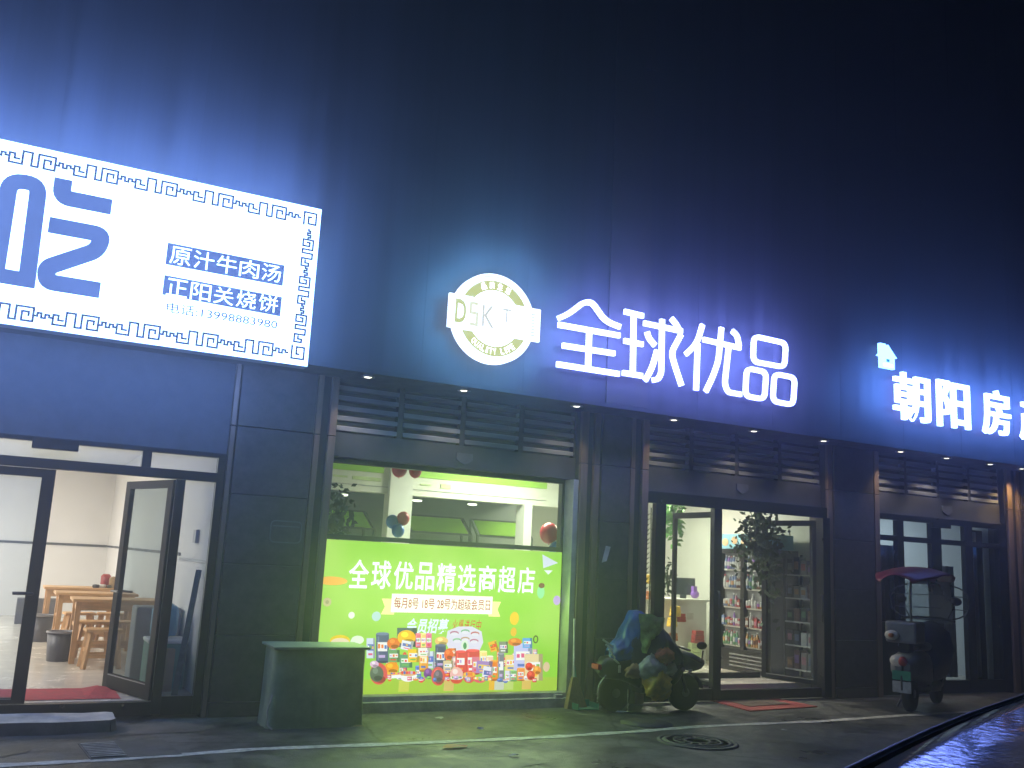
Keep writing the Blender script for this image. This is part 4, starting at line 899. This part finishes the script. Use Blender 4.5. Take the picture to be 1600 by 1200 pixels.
for i in range(20):
    z_ = FZ+(.12, .45, .78, 1.11, 1.44)[i//4]+.0185; h = random.uniform(.14, .26); y_ = .72-.20+.135*(i % 4); k = MB(); k.box(10.26, 10.40, y_-.055, y_+.055, z_, z_+h); k.box(10.258, 10.2598, y_-.04, y_+.04, z_+h*.3, z_+h*.75, 1)
    tag(k.build('reflection_carton', [random.choice((M['bodygrey'], M['monitor'], M['grey'], cols[6], cols[3])), random.choice(cols)]), 'small added carton imitating reflections in the folded door', 'carton', 'cartons on the added reflection shelf')
k = MB(); k.box(qx-.9, qx-.3, 4.6, 4.9, FZ, 1.9); tag(k.build('shelf_unit', M['grey']), 'grey shelf unit at the back of the store', 'shelf')
# plants by the store door
p = at(1186, 835, .75); foliage('hanging_plant', 'large dark artificial vine hanging inside the store doorway', p, .36, .22, .50, 760, 'leafdk', .095, .15)
p = at(1200, 880, 1.0); foliage('hanging_plant', 'dark trailing vine strands hanging lowest behind the door glass', p, .16, .14, .55, 200, 'leafdk', .12)
p = at(1052, 815, 2.2); foliage('hanging_plant', 'bright green hanging plant above the checkout counter', p, .14, .12, .30, 160, 'leaf', .12)
p = at(1044, 905, 1.3); foliage('potted_plant', 'small grey green plant before the checkout monitor', p, .10, .1, .22, 70, 'leafdk', .07)
t = thing('palm_plant', 'dark slender palm fronds behind the narrow side pane', 'plant', at(1016, 860, .5)); k = MB(); rn = random.Random(3)
for i in range(16):
    z = -.45+i*.062; a = rn.uniform(-.5, .5); L = rn.uniform(.12, .22); k.add([(0, 0, z), (L*.5, .02, z-.02*a-.05), (L, .03, z-.16), (L*.5, .02, z-.09)], [(0, 1, 2, 3)]); k.add([(0, 0, z), (-L*.5, .02, z-.05), (-L, .03, z-.16), (-L*.5, .02, z-.09)], [(0, 1, 2, 3)])
k.build('leaves', M['leafdk'], t); k = MB(); k.tube([(0, 0, -1.0), (.01, 0, 0), (0, 0, .55)], .008, 6); k.build('stem', M['leafdk'], t)

# ---- estate agency
room('agency', 11.06, 13.94, .3, 4.0, FZ, 3.0, mat('agency_white', (.6, .63, .66), .6, 0, .05, 2), M['tile'])
ceil_light(12.6, 2.6, 2.99, 1.0, .5, 30, (.66, .86, 1), 'dim ceiling panel inside the estate agency', 'agency ceiling panel')
ef = thing('glass_shopfront', 'dark framed estate agency shopfront with white curtains behind', 'shopfront', (0, 0, 0))
k = MB(); k.box(11.07, 13.93, .0, .08, 2.46, 2.545); k.box(11.07, 13.93, -.004, .08, 2.16, 2.235)
for a, b in ((11.455, 11.59), (12.18, 12.40), (12.935, 13.11), (13.73, 13.93)): k.box(a, b, -.002, .078, .05, 2.46)
k.box(11.07, 13.93, .002, .079, .02, .2); k.box(11.07, 11.455, .0, .08, .2, 1.02); k.build('frame', M['frame'], ef, .003)
for a, b in ((11.07, 11.455), (11.59, 12.18), (12.40, 12.935), (13.11, 13.73)):
    for c, d in ((2.235, 2.46), (1.02 if a < 11.2 else .2, 2.16)):
        k = MB(); k.add([(a, .04, c), (b, .04, c), (b, .04, d), (a, .04, d)], [(0, 1, 2, 3)]); k.build('pane', M['glass'], ef)
k = MB(); k.box(12.15, 12.55, -.06, -.003, 2.40, 2.47); k.build('door_closer', M['frame'], ef)
k = MB(); k.box(12.3, 12.32, -.05, -.003, .9, 1.3); k.build('handle', M['black'], ef)
for (a, b, y_, lab, z1_) in ((11.1, 11.75, .25, 'white curtain behind the left pane of the estate agency', 2.1), (12.75, 13.05, .3, 'white curtain gathered right of the agency doors', 1.85), (13.15, 13.5, .22, 'white curtain behind the rightmost agency pane', 2.4)):
    k = MB(); n = 40; vs = []
    for i in range(n+1):
        x = a+(b-a)*i/n; yy = y_+.035*math.sin(i*1.15)+.01*math.sin(i*.37); vs += [(x, yy, FZ+.06), (x+.01*math.sin(i), yy*1.0+.01, z1_)]
    k.add(vs, [(2*i, 2*i+2, 2*i+3, 2*i+1) for i in range(n)], 0, True); tag(k.build('curtain', M['curtain']), lab, 'curtain', None)
k = MB(); k.box(13.5, 13.92, .42, .46, FZ, 2.45); tag(k.build('darkening_panel', M['stonedk']), 'dark panel added to darken the rightmost agency pane', 'darkening_panel')  # made-up panel, put in so this pane looks dark

# ================================================================ STREET OBJECTS
# covered cabinet
cb = thing('covered_cabinet', 'grey covered cabinet standing before the lower left of the banner', 'cabinet', (2.80, -.50, 0), R(-2))
k = MB(); n = 60; lev = [(0, 1.035, .0), (.04, 1.03, .0), (.25, 1.0, .004), (.5, .985, .004), (.66, .985, .002), (.695, .975, 0), (.70, .93, 0)]
def ring(z, s_, j):
    out = []
    for i in range(n):
        a = 2*PI*i/n; c, s2 = math.cos(a), math.sin(a); e = 10
        r_ = (abs(c/.445)**e+abs(s2/.25)**e)**(-1/e); fold = 1+.018*math.sin(i*2.1)*(1-z/.7)+.012*math.sin(i*.9+z*7)*(1-z/.75)
        out.append((c*r_*s_*fold, s2*r_*s_*fold, z))
    return out
rs_ = [ring(*q) for q in lev]; vs = [p for r_ in rs_ for p in r_]
k.add(vs, [(i*n+j, i*n+(j+1) % n, (i+1)*n+(j+1) % n, (i+1)*n+j) for i in range(len(rs_)-1) for j in range(n)], 0, True); k.build('cloth_cover', M['cover'], cb)
k = MB(); k.box(-.46, .46, -.265, .265, .698, .722); k.build('lid', M['cover'], cb, .006)
k = MB(); k.tube([(-.43, -.26, .30), (-.47, -.27, .16), (-.455, -.28, .04), (-.42, -.31, .01)], .008, 6); k.build('tie_cord', M['paper'], cb)
# broom and dustpan, block
t = thing('broom', 'broom with pale handle leaning by the window edge', 'broom', at(893, 1095, -.15)); t.location.z = 0
k = MB(); k.tube([(.02, .0, .25), (.06, .10, .98)], .011, 8); k.build('handle', M['whitelens'], t)
k = MB(); k.add([(-.07, -.03, 0), (.20, -.03, 0), (.20, .05, 0), (-.07, .05, 0), (.0, -.01, .34), (.06, -.01, .34), (.06, .03, .34), (.0, .03, .34)], [(0, 1, 5, 4), (1, 2, 6, 5), (2, 3, 7, 6), (3, 0, 4, 7), (4, 5, 6, 7)]); k.build('bristles', M['straw'], t)
t = thing('dustpan', 'green dustpan lying beside the broom', 'dustpan', atz(912, 1108, 0))
k = MB(); k.box(-.14, .14, -.1, .1, .005, .015); k.box(-.14, -.13, -.1, .1, .015, .07); k.box(.13, .14, -.1, .1, .015, .07); k.box(-.13, .13, .09, .1, .015, .09); k.build('pan', M['greentub'], t)
k = MB(); k.tube([(0, .1, .06), (-.03, .2, .5), (-.05, .26, .72)], .012, 8); k.build('handle', M['greentub'], t)
k = MB(); c = atz(874, 1105, 0); k.box(c.x-.055, c.x+.055, c.y, c.y+.1, 0, .135); tag(k.build('brick_block', M['conc'], None, .006), 'small pale block standing at the end of the window sill', 'block')

def wheel(t, x, r, w, y=0.):
    wv = thing('wheel', '', '') if False else None
    k = MB(); n = 28; prof = [(r-.055, -w/2), (r-.02, -w/2), (r, -w*.28), (r, w*.28), (r-.02, w/2), (r-.055, w/2), (r-.055, -w/2)]
    k.lathe(prof, (0, 0, 0), n, 0, 'y'); ty = k.build('wheel', M['rubber'], t, 0, (x, y, r))
    k = MB(); k.lathe([(r-.054, -.02), (r-.054, .02), (r-.075, .02), (r-.075, -.02), (r-.054, -.02)], (0, 0, 0), n, 0, 'y'); k.lathe([(.05, -w*.6), (.05, w*.6)], (0, 0, 0), 14, 0, 'y')
    for i in range(6):
        a = i*PI/3; k.bar((.04*math.cos(a), 0, .04*math.sin(a)), ((r-.07)*math.cos(a), 0, (r-.07)*math.sin(a)), .022, .016)
    k.build('rim', M['bodygrey'], ty); return ty

# --- scooter covered with a blue rain cape (local x = forward)
s1 = thing('electric_scooter', 'parked electric scooter draped in a blue rain cape with bags', 'scooter', (6.30, -.42, 0), R(-4))
wheel(s1, 0, .205, .09); wheel(s1, .93, .205, .085)
k = MB(); k.tube([(.93, .06, .205), (.86, .06, .42), (.80, .0, .60)], .02, 8); k.tube([(.93, -.06, .205), (.86, -.06, .42), (.80, 0, .60)], .02, 8); k.tube([(.80, 0, .55), (.76, 0, .72)], .028, 8); k.build('front_fork', M['black'], s1)
k = MB(); vs = []; n = 12
for i in range(n):
    a = R(10+160*i/(n-1))
    for y_ in (-.06, 0, .06): vs.append((.93+.24*math.cos(a), y_, .205+(.24-.3*y_*y_*8)*math.sin(a)))
k.add(vs, [(3*i+j, 3*i+j+1, 3*i+j+4, 3*i+j+3) for i in range(n-1) for j in range(2)], 0, True); k.build('front_mudguard', M['black'], s1)
# body shell : lofted sections
def loft(secs, m_, name, parent, n=18, e=3.0, noise=0, smooth=True, seed=1):
    rn = random.Random(seed); k = MB(); vs = []
    for (x, z0, z1, hw) in secs:
        for i in range(n):
            a = 2*PI*i/n; c, s_ = math.cos(a), math.sin(a)
            r_ = (abs(c)**e+abs(s_)**e)**(-1/e); j = 1+noise*rn.uniform(-1, 1)
            vs.append((x+noise*.05*rn.uniform(-1, 1), c*r_*hw*j, (z0+z1)/2+s_*r_*(z1-z0)/2*j))
    N = len(secs); k.add(vs, [(i*n+j, (i+1)*n+j, (i+1)*n+(j+1) % n, i*n+(j+1) % n) for i in range(N-1) for j in range(n)], 0, smooth)
    k.add(vs[:n], [tuple(range(n))], 0); k.add(vs[-n:], [tuple(range(n))[::-1]], 0)
    return k.build(name, m_, parent)
loft([(-.22, .42, .52, .05), (-.15, .36, .60, .12), (.05, .34, .62, .15), (.25, .28, .60, .14), (.36, .22, .50, .12)], M['black'], 'rear_body', s1)
loft([(.30, .20, .29, .12), (.55, .19, .27, .13), (.70, .22, .34, .13)], M['black'], 'footboard', s1)
loft([(.62, .25, .42, .12), (.72, .26, .62, .15), (.80, .32, .66, .15), (.86, .40, .62, .10)], M['black'], 'leg_shield', s1)
loft([(.70, .52, .66, .10), (.84, .47, .68, .17), (1.00, .44, .65, .16), (1.12, .46, .60, .10), (1.19, .50, .57, .04)], M['navy'], 'front_cowl', s1)
k = MB(); k.ball((.79, -.185, .475), .028, 12, 0, (1.2, .6, .9)); k.ball((.90, -.18, .465), .022, 12, 0, (1.4, .6, .8)); k.build('headlight', M['whitelens'], s1)
k = MB(); k.box(-.27, -.22, -.10, .06, .46, .52); k.build('tail_light', M['redlens'], s1, .008)
k = MB(); k.box(-.05, -.02, -.172, -.165, .44, .52); k.box(.10, .135, -.18, -.173, .42, .50); k.build('side_reflector', M['whitelens'], s1)
k = MB(); k.tube([(-.26, -.09, .10), (-.245, -.09, .3), (-.14, -.09, .43)], .008, 6); k.tube([(-.02, .05, 0), (.1, -.16, .02), (.12, -.1, .25)], .012, 6); k.build('stand', M['chrome'], s1)
# handlebar and mirror
k = MB(); k.tube([(.80, -.31, .70), (.78, -.15, .72), (.78, .15, .72), (.80, .31, .70)], .014, 8); k.build('handlebar', M['black'], s1)
k = MB(); k.tube([(.82, -.28, .62), (.97, -.29, .56), (.985, -.30, .70)], .010, 6); k.ball((.96, -.31, .755), .072, 16, 0, (1.0, .35, .62)); k.build('mirror', M['black'], s1)
# cape: draped surface
def drape(name, m_, rows, parent, seed=2, jit=.018):
    k = MB(); nc = 41; vs = []; rr = []
    for a_, b_ in zip(rows, rows[1:]):
        for t_ in range(5): rr.append([p*(1-t_/5)+q*t_/5 for p, q in zip(a_, b_)])
    rr.append(rows[-1]); nr = len(rr)
    for r_i, (x, zt, hw, zb) in enumerate(rr):
        for j in range(nc):
            u = -1+2*j/(nc-1); a = abs(u)
            y_ = hw*math.copysign(min(1, a*1.55), u)*(1+.10*max(0, a-.55)); z_ = zt if a < .2 else zt-(zt-zb)*(((a-.2)/.8)**1.6)
            q = Vector((x*3.2, y_*5+seed*7, z_*3.2)); f_ = .055*(abs(noise.noise(q*1.3))-.25)+.03*(abs(noise.noise(q*3.1))-.2)
            hem = .05*noise.noise(Vector((x*7, u*3, seed)))*max(0, a-.7)/.3
            vs.append((x+.05*noise.noise(q+Vector((9, 0, 0))), y_+f_*math.copysign(1, u)*min(1, a*2), z_+f_*.55*(1-a)+hem))
    k.add(vs, [(i*nc+j, (i+1)*nc+j, (i+1)*nc+j+1, i*nc+j+1) for i in range(nr-1) for j in range(nc-1)], 0, True)
    o = k.build(name, m_, parent); sd = o.modifiers.new('thick', 'SOLIDIFY'); sd.thickness = .005; return o
cp = tag(drape('rain_cape', M['blue'], [(6.20, .66, .06, .52), (6.26, .76, .12, .56), (6.36, .80, .17, .56), (6.44, .98, .18, .58), (6.52, 1.10, .18, .60), (6.62, 1.11, .20, .62), (6.72, 1.06, .20, .66)], None, 4), 'bright blue rain cape bunched over the scooter seat', 'rain cape'); cp.location = (0, -.42, 0)
cp = tag(drape('rain_cape', M['navy'], [(6.42, .88, .15, .50), (6.54, .985, .22, .44), (6.66, 1.02, .26, .46), (6.78, 1.0, .28, .52), (6.90, .92, .28, .56), (7.00, .80, .26, .54), (7.07, .70, .22, .50), (7.12, .63, .17, .48)], None, 7), 'dark navy rain cape hanging over the scooter handlebars', 'rain cape'); cp.location = (0, -.45, 0)
def bag(name, c, r, sc, m_, lab, seed):
    k = MB(); k.ball((0, 0, 0), r, 36, 0, sc); o_ = Vector((seed*3.7, 0, 0)); out = []
    for v in k.v:
        q = Vector(v)/r; d = 1+.42*(abs(noise.noise(q*1.7+o_))-.2)+.30*(abs(noise.noise(q*3.9+o_))-.2)+.22*noise.noise(q*.9-o_)
        tz = max(0, q.z/sc[2]-.35); d2 = d*(1-.55*tz)
        out.append((v[0]*d2, v[1]*d2, v[2]*d*(1+.25*tz)))
    k.v = out; return tag(k.build(name, m_, None, 0, c), lab, 'bag')
bag('shopping_bag', (6.66, -.74, .33), .175, (1, .7, .95), M['yellow'], 'yellow shopping bag hanging lowest on the draped scooter', 1)
bag('shopping_bag', (6.60, -.72, .50), .15, (1.0, .7, .9), M['greybag'], 'grey plastic bag hanging above the yellow one', 2)
bag('shopping_bag', (6.76, -.73, .63), .115, (1.2, .55, .75), M['orange'], 'orange patterned bag under the navy cape edge', 3)
bag('shopping_bag', (6.84, -.70, .50), .11, (1.0, .7, .8), M['greybag'], 'small grey bag right of the yellow bag', 5)
k = MB(); gx, gz = 14, 18; vs = []
for i in range(gx+1):
    for j in range(gz+1):
        u, v = i/gx, j/gz; x = 6.46+.035*v+u*(.25*(1-v)**.8+.05)+(.10*(1-v)*u); z = 1.10-.44*v-.06*u*(1-v)
        q = Vector((x*9, v*3, 2)); vs.append((x+.015*noise.noise(q*1.4), -.685-.04*math.sin(PI*u)+.05*abs(noise.noise(q))+.03*abs(noise.noise(q*2.3))+.05*(1-v)**3, z+.015*noise.noise(q+Vector((4, 4, 4)))))
k.add(vs, [(i*(gz+1)+j, i*(gz+1)+j+1, (i+1)*(gz+1)+j+1, (i+1)*(gz+1)+j) for i in range(gx) for j in range(gz)], 0, True)
tag(k.build('shopping_bag', M['green']), 'green glossy bag tucked between the blue and navy capes', 'bag')
bag('shopping_bag', (6.42, -.66, .46), .10, (1.3, .5, .7), M['brownbox'], 'brown cloth bundle slung low along the scooter side', 6)
k = MB()
for i in range(5): k.tube([(6.13+.02*i, -.42-.03*i, .78-.05*i), (6.25+.02*i, -.47-.02*i, .70-.055*i), (6.33, -.5, .60-.05*i)], .012, 6)
tag(k.build('plastic_strips', M['greybag']), 'pale plastic strips sticking out behind the blue cape', 'strips')

# --- scooter with rain canopy
s2 = thing('electric_scooter', 'electric scooter with maroon rain canopy parked before the agency', 'scooter', (10.28, -1.12, 0), R(24))
wheel(s2, 0, .22, .1); wheel(s2, 1.22, .22, .09)
loft([(-.30, .50, .62, .09), (-.2, .40, .70, .17), (.05, .36, .74, .20), (.30, .30, .74, .20), (.42, .26, .60, .17)], M['bodygrey'], 'rear_body', s2)
loft([(-.02, .74, .80, .13), (.10, .73, .84, .16), (.45, .72, .84, .16), (.58, .72, .80, .12)], M['black'], 'seat', s2)
loft([(.36, .22, .32, .17), (.7, .20, .30, .18), (.92, .24, .36, .17)], M['black'], 'footboard', s2)
loft([(.86, .26, .62, .19), (.95, .26, 1.02, .22), (1.04, .38, 1.08, .2), (1.12, .5, .98, .12)], M['black'], 'leg_shield', s2)
k = MB()
for y_ in (-.06, .06): k.tube([(1.22, y_, .22), (1.12, y_, .5), (1.03, 0, .9)], .022, 8)
k.build('front_fork', M['black'], s2)
k = MB(); k.box(-.34, .06, -.19, .19, .84, 1.10); k.build('rear_box', M['bodygrey'], s2, .03)
k = MB(); k.box(-.2, .0, -.06, .06, .72, .842); k.build('box_bracket', M['black'], s2)
k = MB(); k.ball((-.355, .10, .93), .075, 14, 0, (.4, 1.2, .8)); k.build('indicator_lamp', M['whitelens'], s2)
k = MB(); k.ball((-.39, .10, .93), .035, 12, 0, (.5, 1, .8)); k.build('indicator_core', M['orange'], s2)
k = MB(); k.ball((-.27, .05, .62), .11, 14, 0, (.5, 1.0, .75)); k.build('tail_lens', M['whitelens'], s2)
k = MB(); k.ball((-.31, -.01, .62), .065, 12, 0, (.5, .9, .9)); k.build('tail_light', M['redlens'], s2)
k = MB(); k.box(-.345, -.335, -.11, .11, .40, .51); k.build('licence_plate', M['greenplate'], s2, .004)
k = MB(); k.box(-.345, -.335, -.11, .11, .25, .385); k.build('mud_flap', M['greybag'], s2, .004)
k = MB(); k.tube([(-.25, 0, .38), (-.30, 0, .5)], .03, 8); k.tube([(.3, .12, .25), (.2, .22, .02)], .014, 6); k.tube([(-.3, .0, .62), (-.335, 0, .42), (-.335, 0, .28)], .018, 6); k.build('stand', M['black'], s2)
k = MB(); k.tube([(.90, -.34, 1.10), (.96, -.15, 1.13), (.96, .15, 1.13), (.90, .34, 1.10)], .015, 8); k.build('handlebar', M['black'], s2)
for y_ in (-1, 1):
    k = MB(); k.tube([(.94, y_*.24, 1.12), (.95, y_*.33, 1.30)], .008, 6); k.ball((.95, y_*.35, 1.36), .075, 14, 0, (.4, 1, .75)); k.build('mirror', M['black'], s2)
# oval wind frame with cross bars
k = MB(); ov = [(1.0+.05*math.sin(a), .50*math.copysign(abs(math.cos(a))**.75, math.cos(a)), 1.34+.24*math.copysign(abs(math.sin(a))**.7, math.sin(a))) for a in [2*PI*i/40 for i in range(41)]]
k.tube(ov, .010, 6); 
for z_ in (1.25, 1.42): k.tube([(1.0, -.49, z_), (1.03, 0, z_+.01), (1.0, .49, z_)], .007, 6)
k.build('wind_frame', M['steel'], s2)
k = MB(); vs = []
for i in range(9):
    for j in range(7): u, v = -1+2*i/8, j/6; vs.append((1.05-.10*u*u-.03*v, .30*u, 1.06+.55*v))
k.add(vs, [(i*7+j, (i+1)*7+j, (i+1)*7+j+1, i*7+j+1) for i in range(8) for j in range(6)], 0, True); k.build('windscreen', glass('milky_windscreen', (.55, .6, .62), .2, .30), s2)
k = MB(); k.tube([(1.08, 0, 1.05), (1.06, 0, 1.45), (.95, 0, 1.72)], .016, 8); k.tube([(.15, 0, .84), (.12, 0, 1.4), (.2, 0, 1.74)], .016, 8); k.build('canopy_pole', M['steel'], s2)
k = MB(); vs = []; NI, NJ = 22, 12
for i in range(NI+1):
    u = i/NI; x = -.48+1.9*u; wv = .40*(math.sin(PI*min(1, .06+u*.95))**.5)+.03; zc = 1.64+.155*math.sin(PI*(u*.9+.06))-.015*u
    for j in range(NJ+1):
        v = -1+2*j/NJ; sc_ = .018*abs(math.sin(u*PI*5)) if abs(v) == 1 else 0; vs.append((x, v*wv, zc-.10*abs(v)**2.2+sc_))
k.add(vs, [(i*(NJ+1)+j, (i+1)*(NJ+1)+j, (i+1)*(NJ+1)+j+1, i*(NJ+1)+j+1) for i in range(NI) for j in range(NJ)], 0, True)
o = k.build('rain_canopy', M['maroon'], s2); sd = o.modifiers.new('thick', 'SOLIDIFY'); sd.thickness = .005
loft([(.40, .34, .62, .18), (.62, .30, .98, .26), (.80, .32, 1.04, .30), (.98, .40, 1.06, .30)], M['navy'], 'leg_blanket', s2, 18, 2.4, .05)

# --- parked car in the foreground (its roof edge crosses the lower right corner)
ZR = 1.35
car = thing('parked_car', 'dark glossy car parked close by with sign reflections on its roof', 'car', (0, 0, 0))
E_ = [atz(x, y, ZR) for x, y in ((1342, 1199), (1400, 1170), (1460, 1142), (1520, 1117), (1600, 1089))]
d0 = (E_[1]-E_[0]).normalized(); d1 = (E_[4]-E_[3]).normalized()
edge = [E_[0]-d0*.42+Vector((.05, -.06, 0)), E_[0]-d0*.25, E_[0]-d0*.12]+E_+[E_[4]+d1*.35, E_[4]+d1*.7, E_[4]+d1*1.05+Vector((.02, -.03, 0))]
ax = Vector((math.cos(R(24.5)), math.sin(R(24.5)), 0)); sd_ = Vector((ax.y, -ax.x, 0))     # along, towards its right side
org = edge[0]
rel = [((p-org).dot(ax), (p-org).dot(sd_)) for p in edge]
def carpt(a, s_, z): v = org+ax*a+sd_*s_; return (v.x, v.y, z)
RW = 1.12
def shell(offs, m_, name, smooth=True):   # offs: list of (inset from far edge, dz) across the roof, mirrored
    k = MB(); nc = len(offs); vs = []
    for (a, s_) in rel:
        for o_, dz in offs:
            tt = o_/RW; vs.append(carpt(a, s_+o_+(RW-2*s_-RW)*tt*0, ZR+dz))
    k.add(vs, [(i*nc+j, i*nc+j+1, (i+1)*nc+j+1, (i+1)*nc+j) for i in range(len(rel)-1) for j in range(nc-1)], 0, smooth)
    return k.build(name, m_, car)
shell([(-.013, -.012), (-.011, .002), (-.002, .005), (.0, -.002)], M['carrail'], 'roof_rail')
shell([(.0, -.002), (.003, -.008), (.019, -.008), (.022, -.001)], M['rubber'], 'roof_seal')
shell([(.022, -.001), (.024, .006), (.032, .011), (.06, .0095), (.10, .006), (.13, .0058), (.18, .013), (.26, .028), (.38, .047), (RW/2, .060), (RW-.3, .047), (RW-.15, .022), (RW-.05, .0)], M['carroof'], 'roof')
shell([(RW-.05, 0), (RW-.03, .008), (RW, .004), (RW+.01, -.012)], M['carrail'], 'roof_rail')
LC = rel[-1][0]
# cabin sides, body, windows, wheels
def prism(prof, s0, s1, m_, name, parent=car, bev=0):   # side profile (a, z) extruded across
    k = MB(); n = len(prof); vs = [carpt(a, s0, z) for a, z in prof]+[carpt(a, s1, z) for a, z in prof]
    k.add(vs, [tuple(range(n)), tuple(range(n, 2*n))[::-1]]+[(i, n+i, n+(i+1) % n, (i+1) % n) for i in range(n)]); return k.build(name, m_, parent, bev)
body = [(-.22, .30), (3.7, .30), (3.72, .62), (3.5, .80), (2.7, .90), (-.12, .92), (-.22, .7)]
prism(body, -.22, RW+.22, M['carpaint'], 'body', car, .03)
k = MB(); lo = [(-.20, -.14), (-.20, RW+.14), (2.75, RW+.14), (2.75, -.14)]; hi = [(.02, .0), (.02, RW-.02), (LC-.02, RW-.04), (LC-.02, .03)]
vs = [carpt(a, s_, .90) for a, s_ in lo]+[carpt(a, s_, ZR-.014) for a, s_ in hi]
k.add(vs, [(0, 1, 5, 4), (1, 2, 6, 5), (2, 3, 7, 6), (3, 0, 4, 7)]); k.build('window', M['carglass'], car)
k = MB()
for a, b in ((.85, .85),):
    for s_ in (-.148, RW+.128): k.bar(carpt(1.1, s_, .92), carpt(.98, s_*.2+(.9 if s_ > 0 else 0)*RW*.8, ZR-.02), .05, .02)
k.build('door_pillar', M['black'], car)
for a, s_ in ((.45, -.21), (2.95, -.21), (.45, RW+.13), (2.95, RW+.13)):
    q = Matrix(((ax.x, sd_.x, 0, 0), (ax.y, sd_.y, 0, 0), (0, 0, 1, 0), (0, 0, 0, 1))); q.translation = carpt(a, s_, .30)
    k = MB(); k.lathe([(.18, -.03), (.29, -.03), (.305, 0), (.305, .1), (.29, .13), (.18, .13)], (0, 0, 0), 28, 0, 'y'); k.v = [tuple(q @ Vector(v)) for v in k.v]; w_ = k.build('wheel', M['rubber'], car)
    k = MB(); k.lathe([(.001, -.02), (.17, -.028), (.185, -.025)], (0, 0, 0), 24, 0, 'y'); k.v = [tuple(q @ Vector(v)) for v in k.v]; k.build('rim', M['framegrey'], w_)
for nm, a, m_ in (('tail_light', -.225, 'redlens'), ('headlight', 3.70, 'whitelens')):
    for s_ in (-.12, RW-.08):
        k = MB(); vs = [carpt(a-.012, s_, .62), carpt(a-.012, s_+.2, .62), carpt(a-.012, s_+.2, .74), carpt(a-.012, s_, .74), carpt(a+.02, s_, .62), carpt(a+.02, s_+.2, .62), carpt(a+.02, s_+.2, .74), carpt(a+.02, s_, .74)]
        k.add(vs, [(0, 1, 2, 3), (4, 7, 6, 5), (0, 4, 5, 1), (1, 5, 6, 2), (2, 6, 7, 3), (3, 7, 4, 0)]); k.build(nm, M[m_], car)

# ================================================================ NIGHT SKY, AIR, RENDER
HAZE = 0.0175
w = bpy.data.worlds.new('World'); S.world = w; w.use_nodes = True
n = w.node_tree.nodes; l = w.node_tree.links; bg = n['Background']
sky = n.new('ShaderNodeTexSky'); sky.sky_type = 'NISHITA'; sky.sun_disc = False; sky.sun_elevation = R(-4); sky.sun_rotation = R(200)
l.new(sky.outputs[0], bg.inputs[0]); bg.inputs[1].default_value = .012
if HAZE:
    vs_ = n.new('ShaderNodeVolumeScatter'); vs_.inputs['Density'].default_value = HAZE; vs_.inputs['Anisotropy'].default_value = .84; l.new(vs_.outputs[0], n['World Output'].inputs['Volume'])
sun = bpy.data.lights.new('moonlight', 'SUN'); sun.energy = .012; sun.angle = R(10); sun.color = (.75, .82, 1)
so = bpy.data.objects.new('moonlight', sun); COL.objects.link(so); so.rotation_euler = (R(48), 0, R(-20))
S.view_settings.view_transform = 'Standard'; S.view_settings.look = 'None'; S.view_settings.exposure = 0; S.view_settings.gamma = 1
S.render.engine = 'CYCLES'
c_ = S.cycles; c_.use_denoising = True; c_.denoiser = 'OPENIMAGEDENOISE'; c_.max_bounces = 7; c_.diffuse_bounces = 3; c_.glossy_bounces = 3; c_.transparent_max_bounces = 12; c_.caustics_reflective = False; c_.caustics_refractive = False; c_.sample_clamp_indirect = 4; c_.volume_bounces = 1
c_.use_light_tree = True
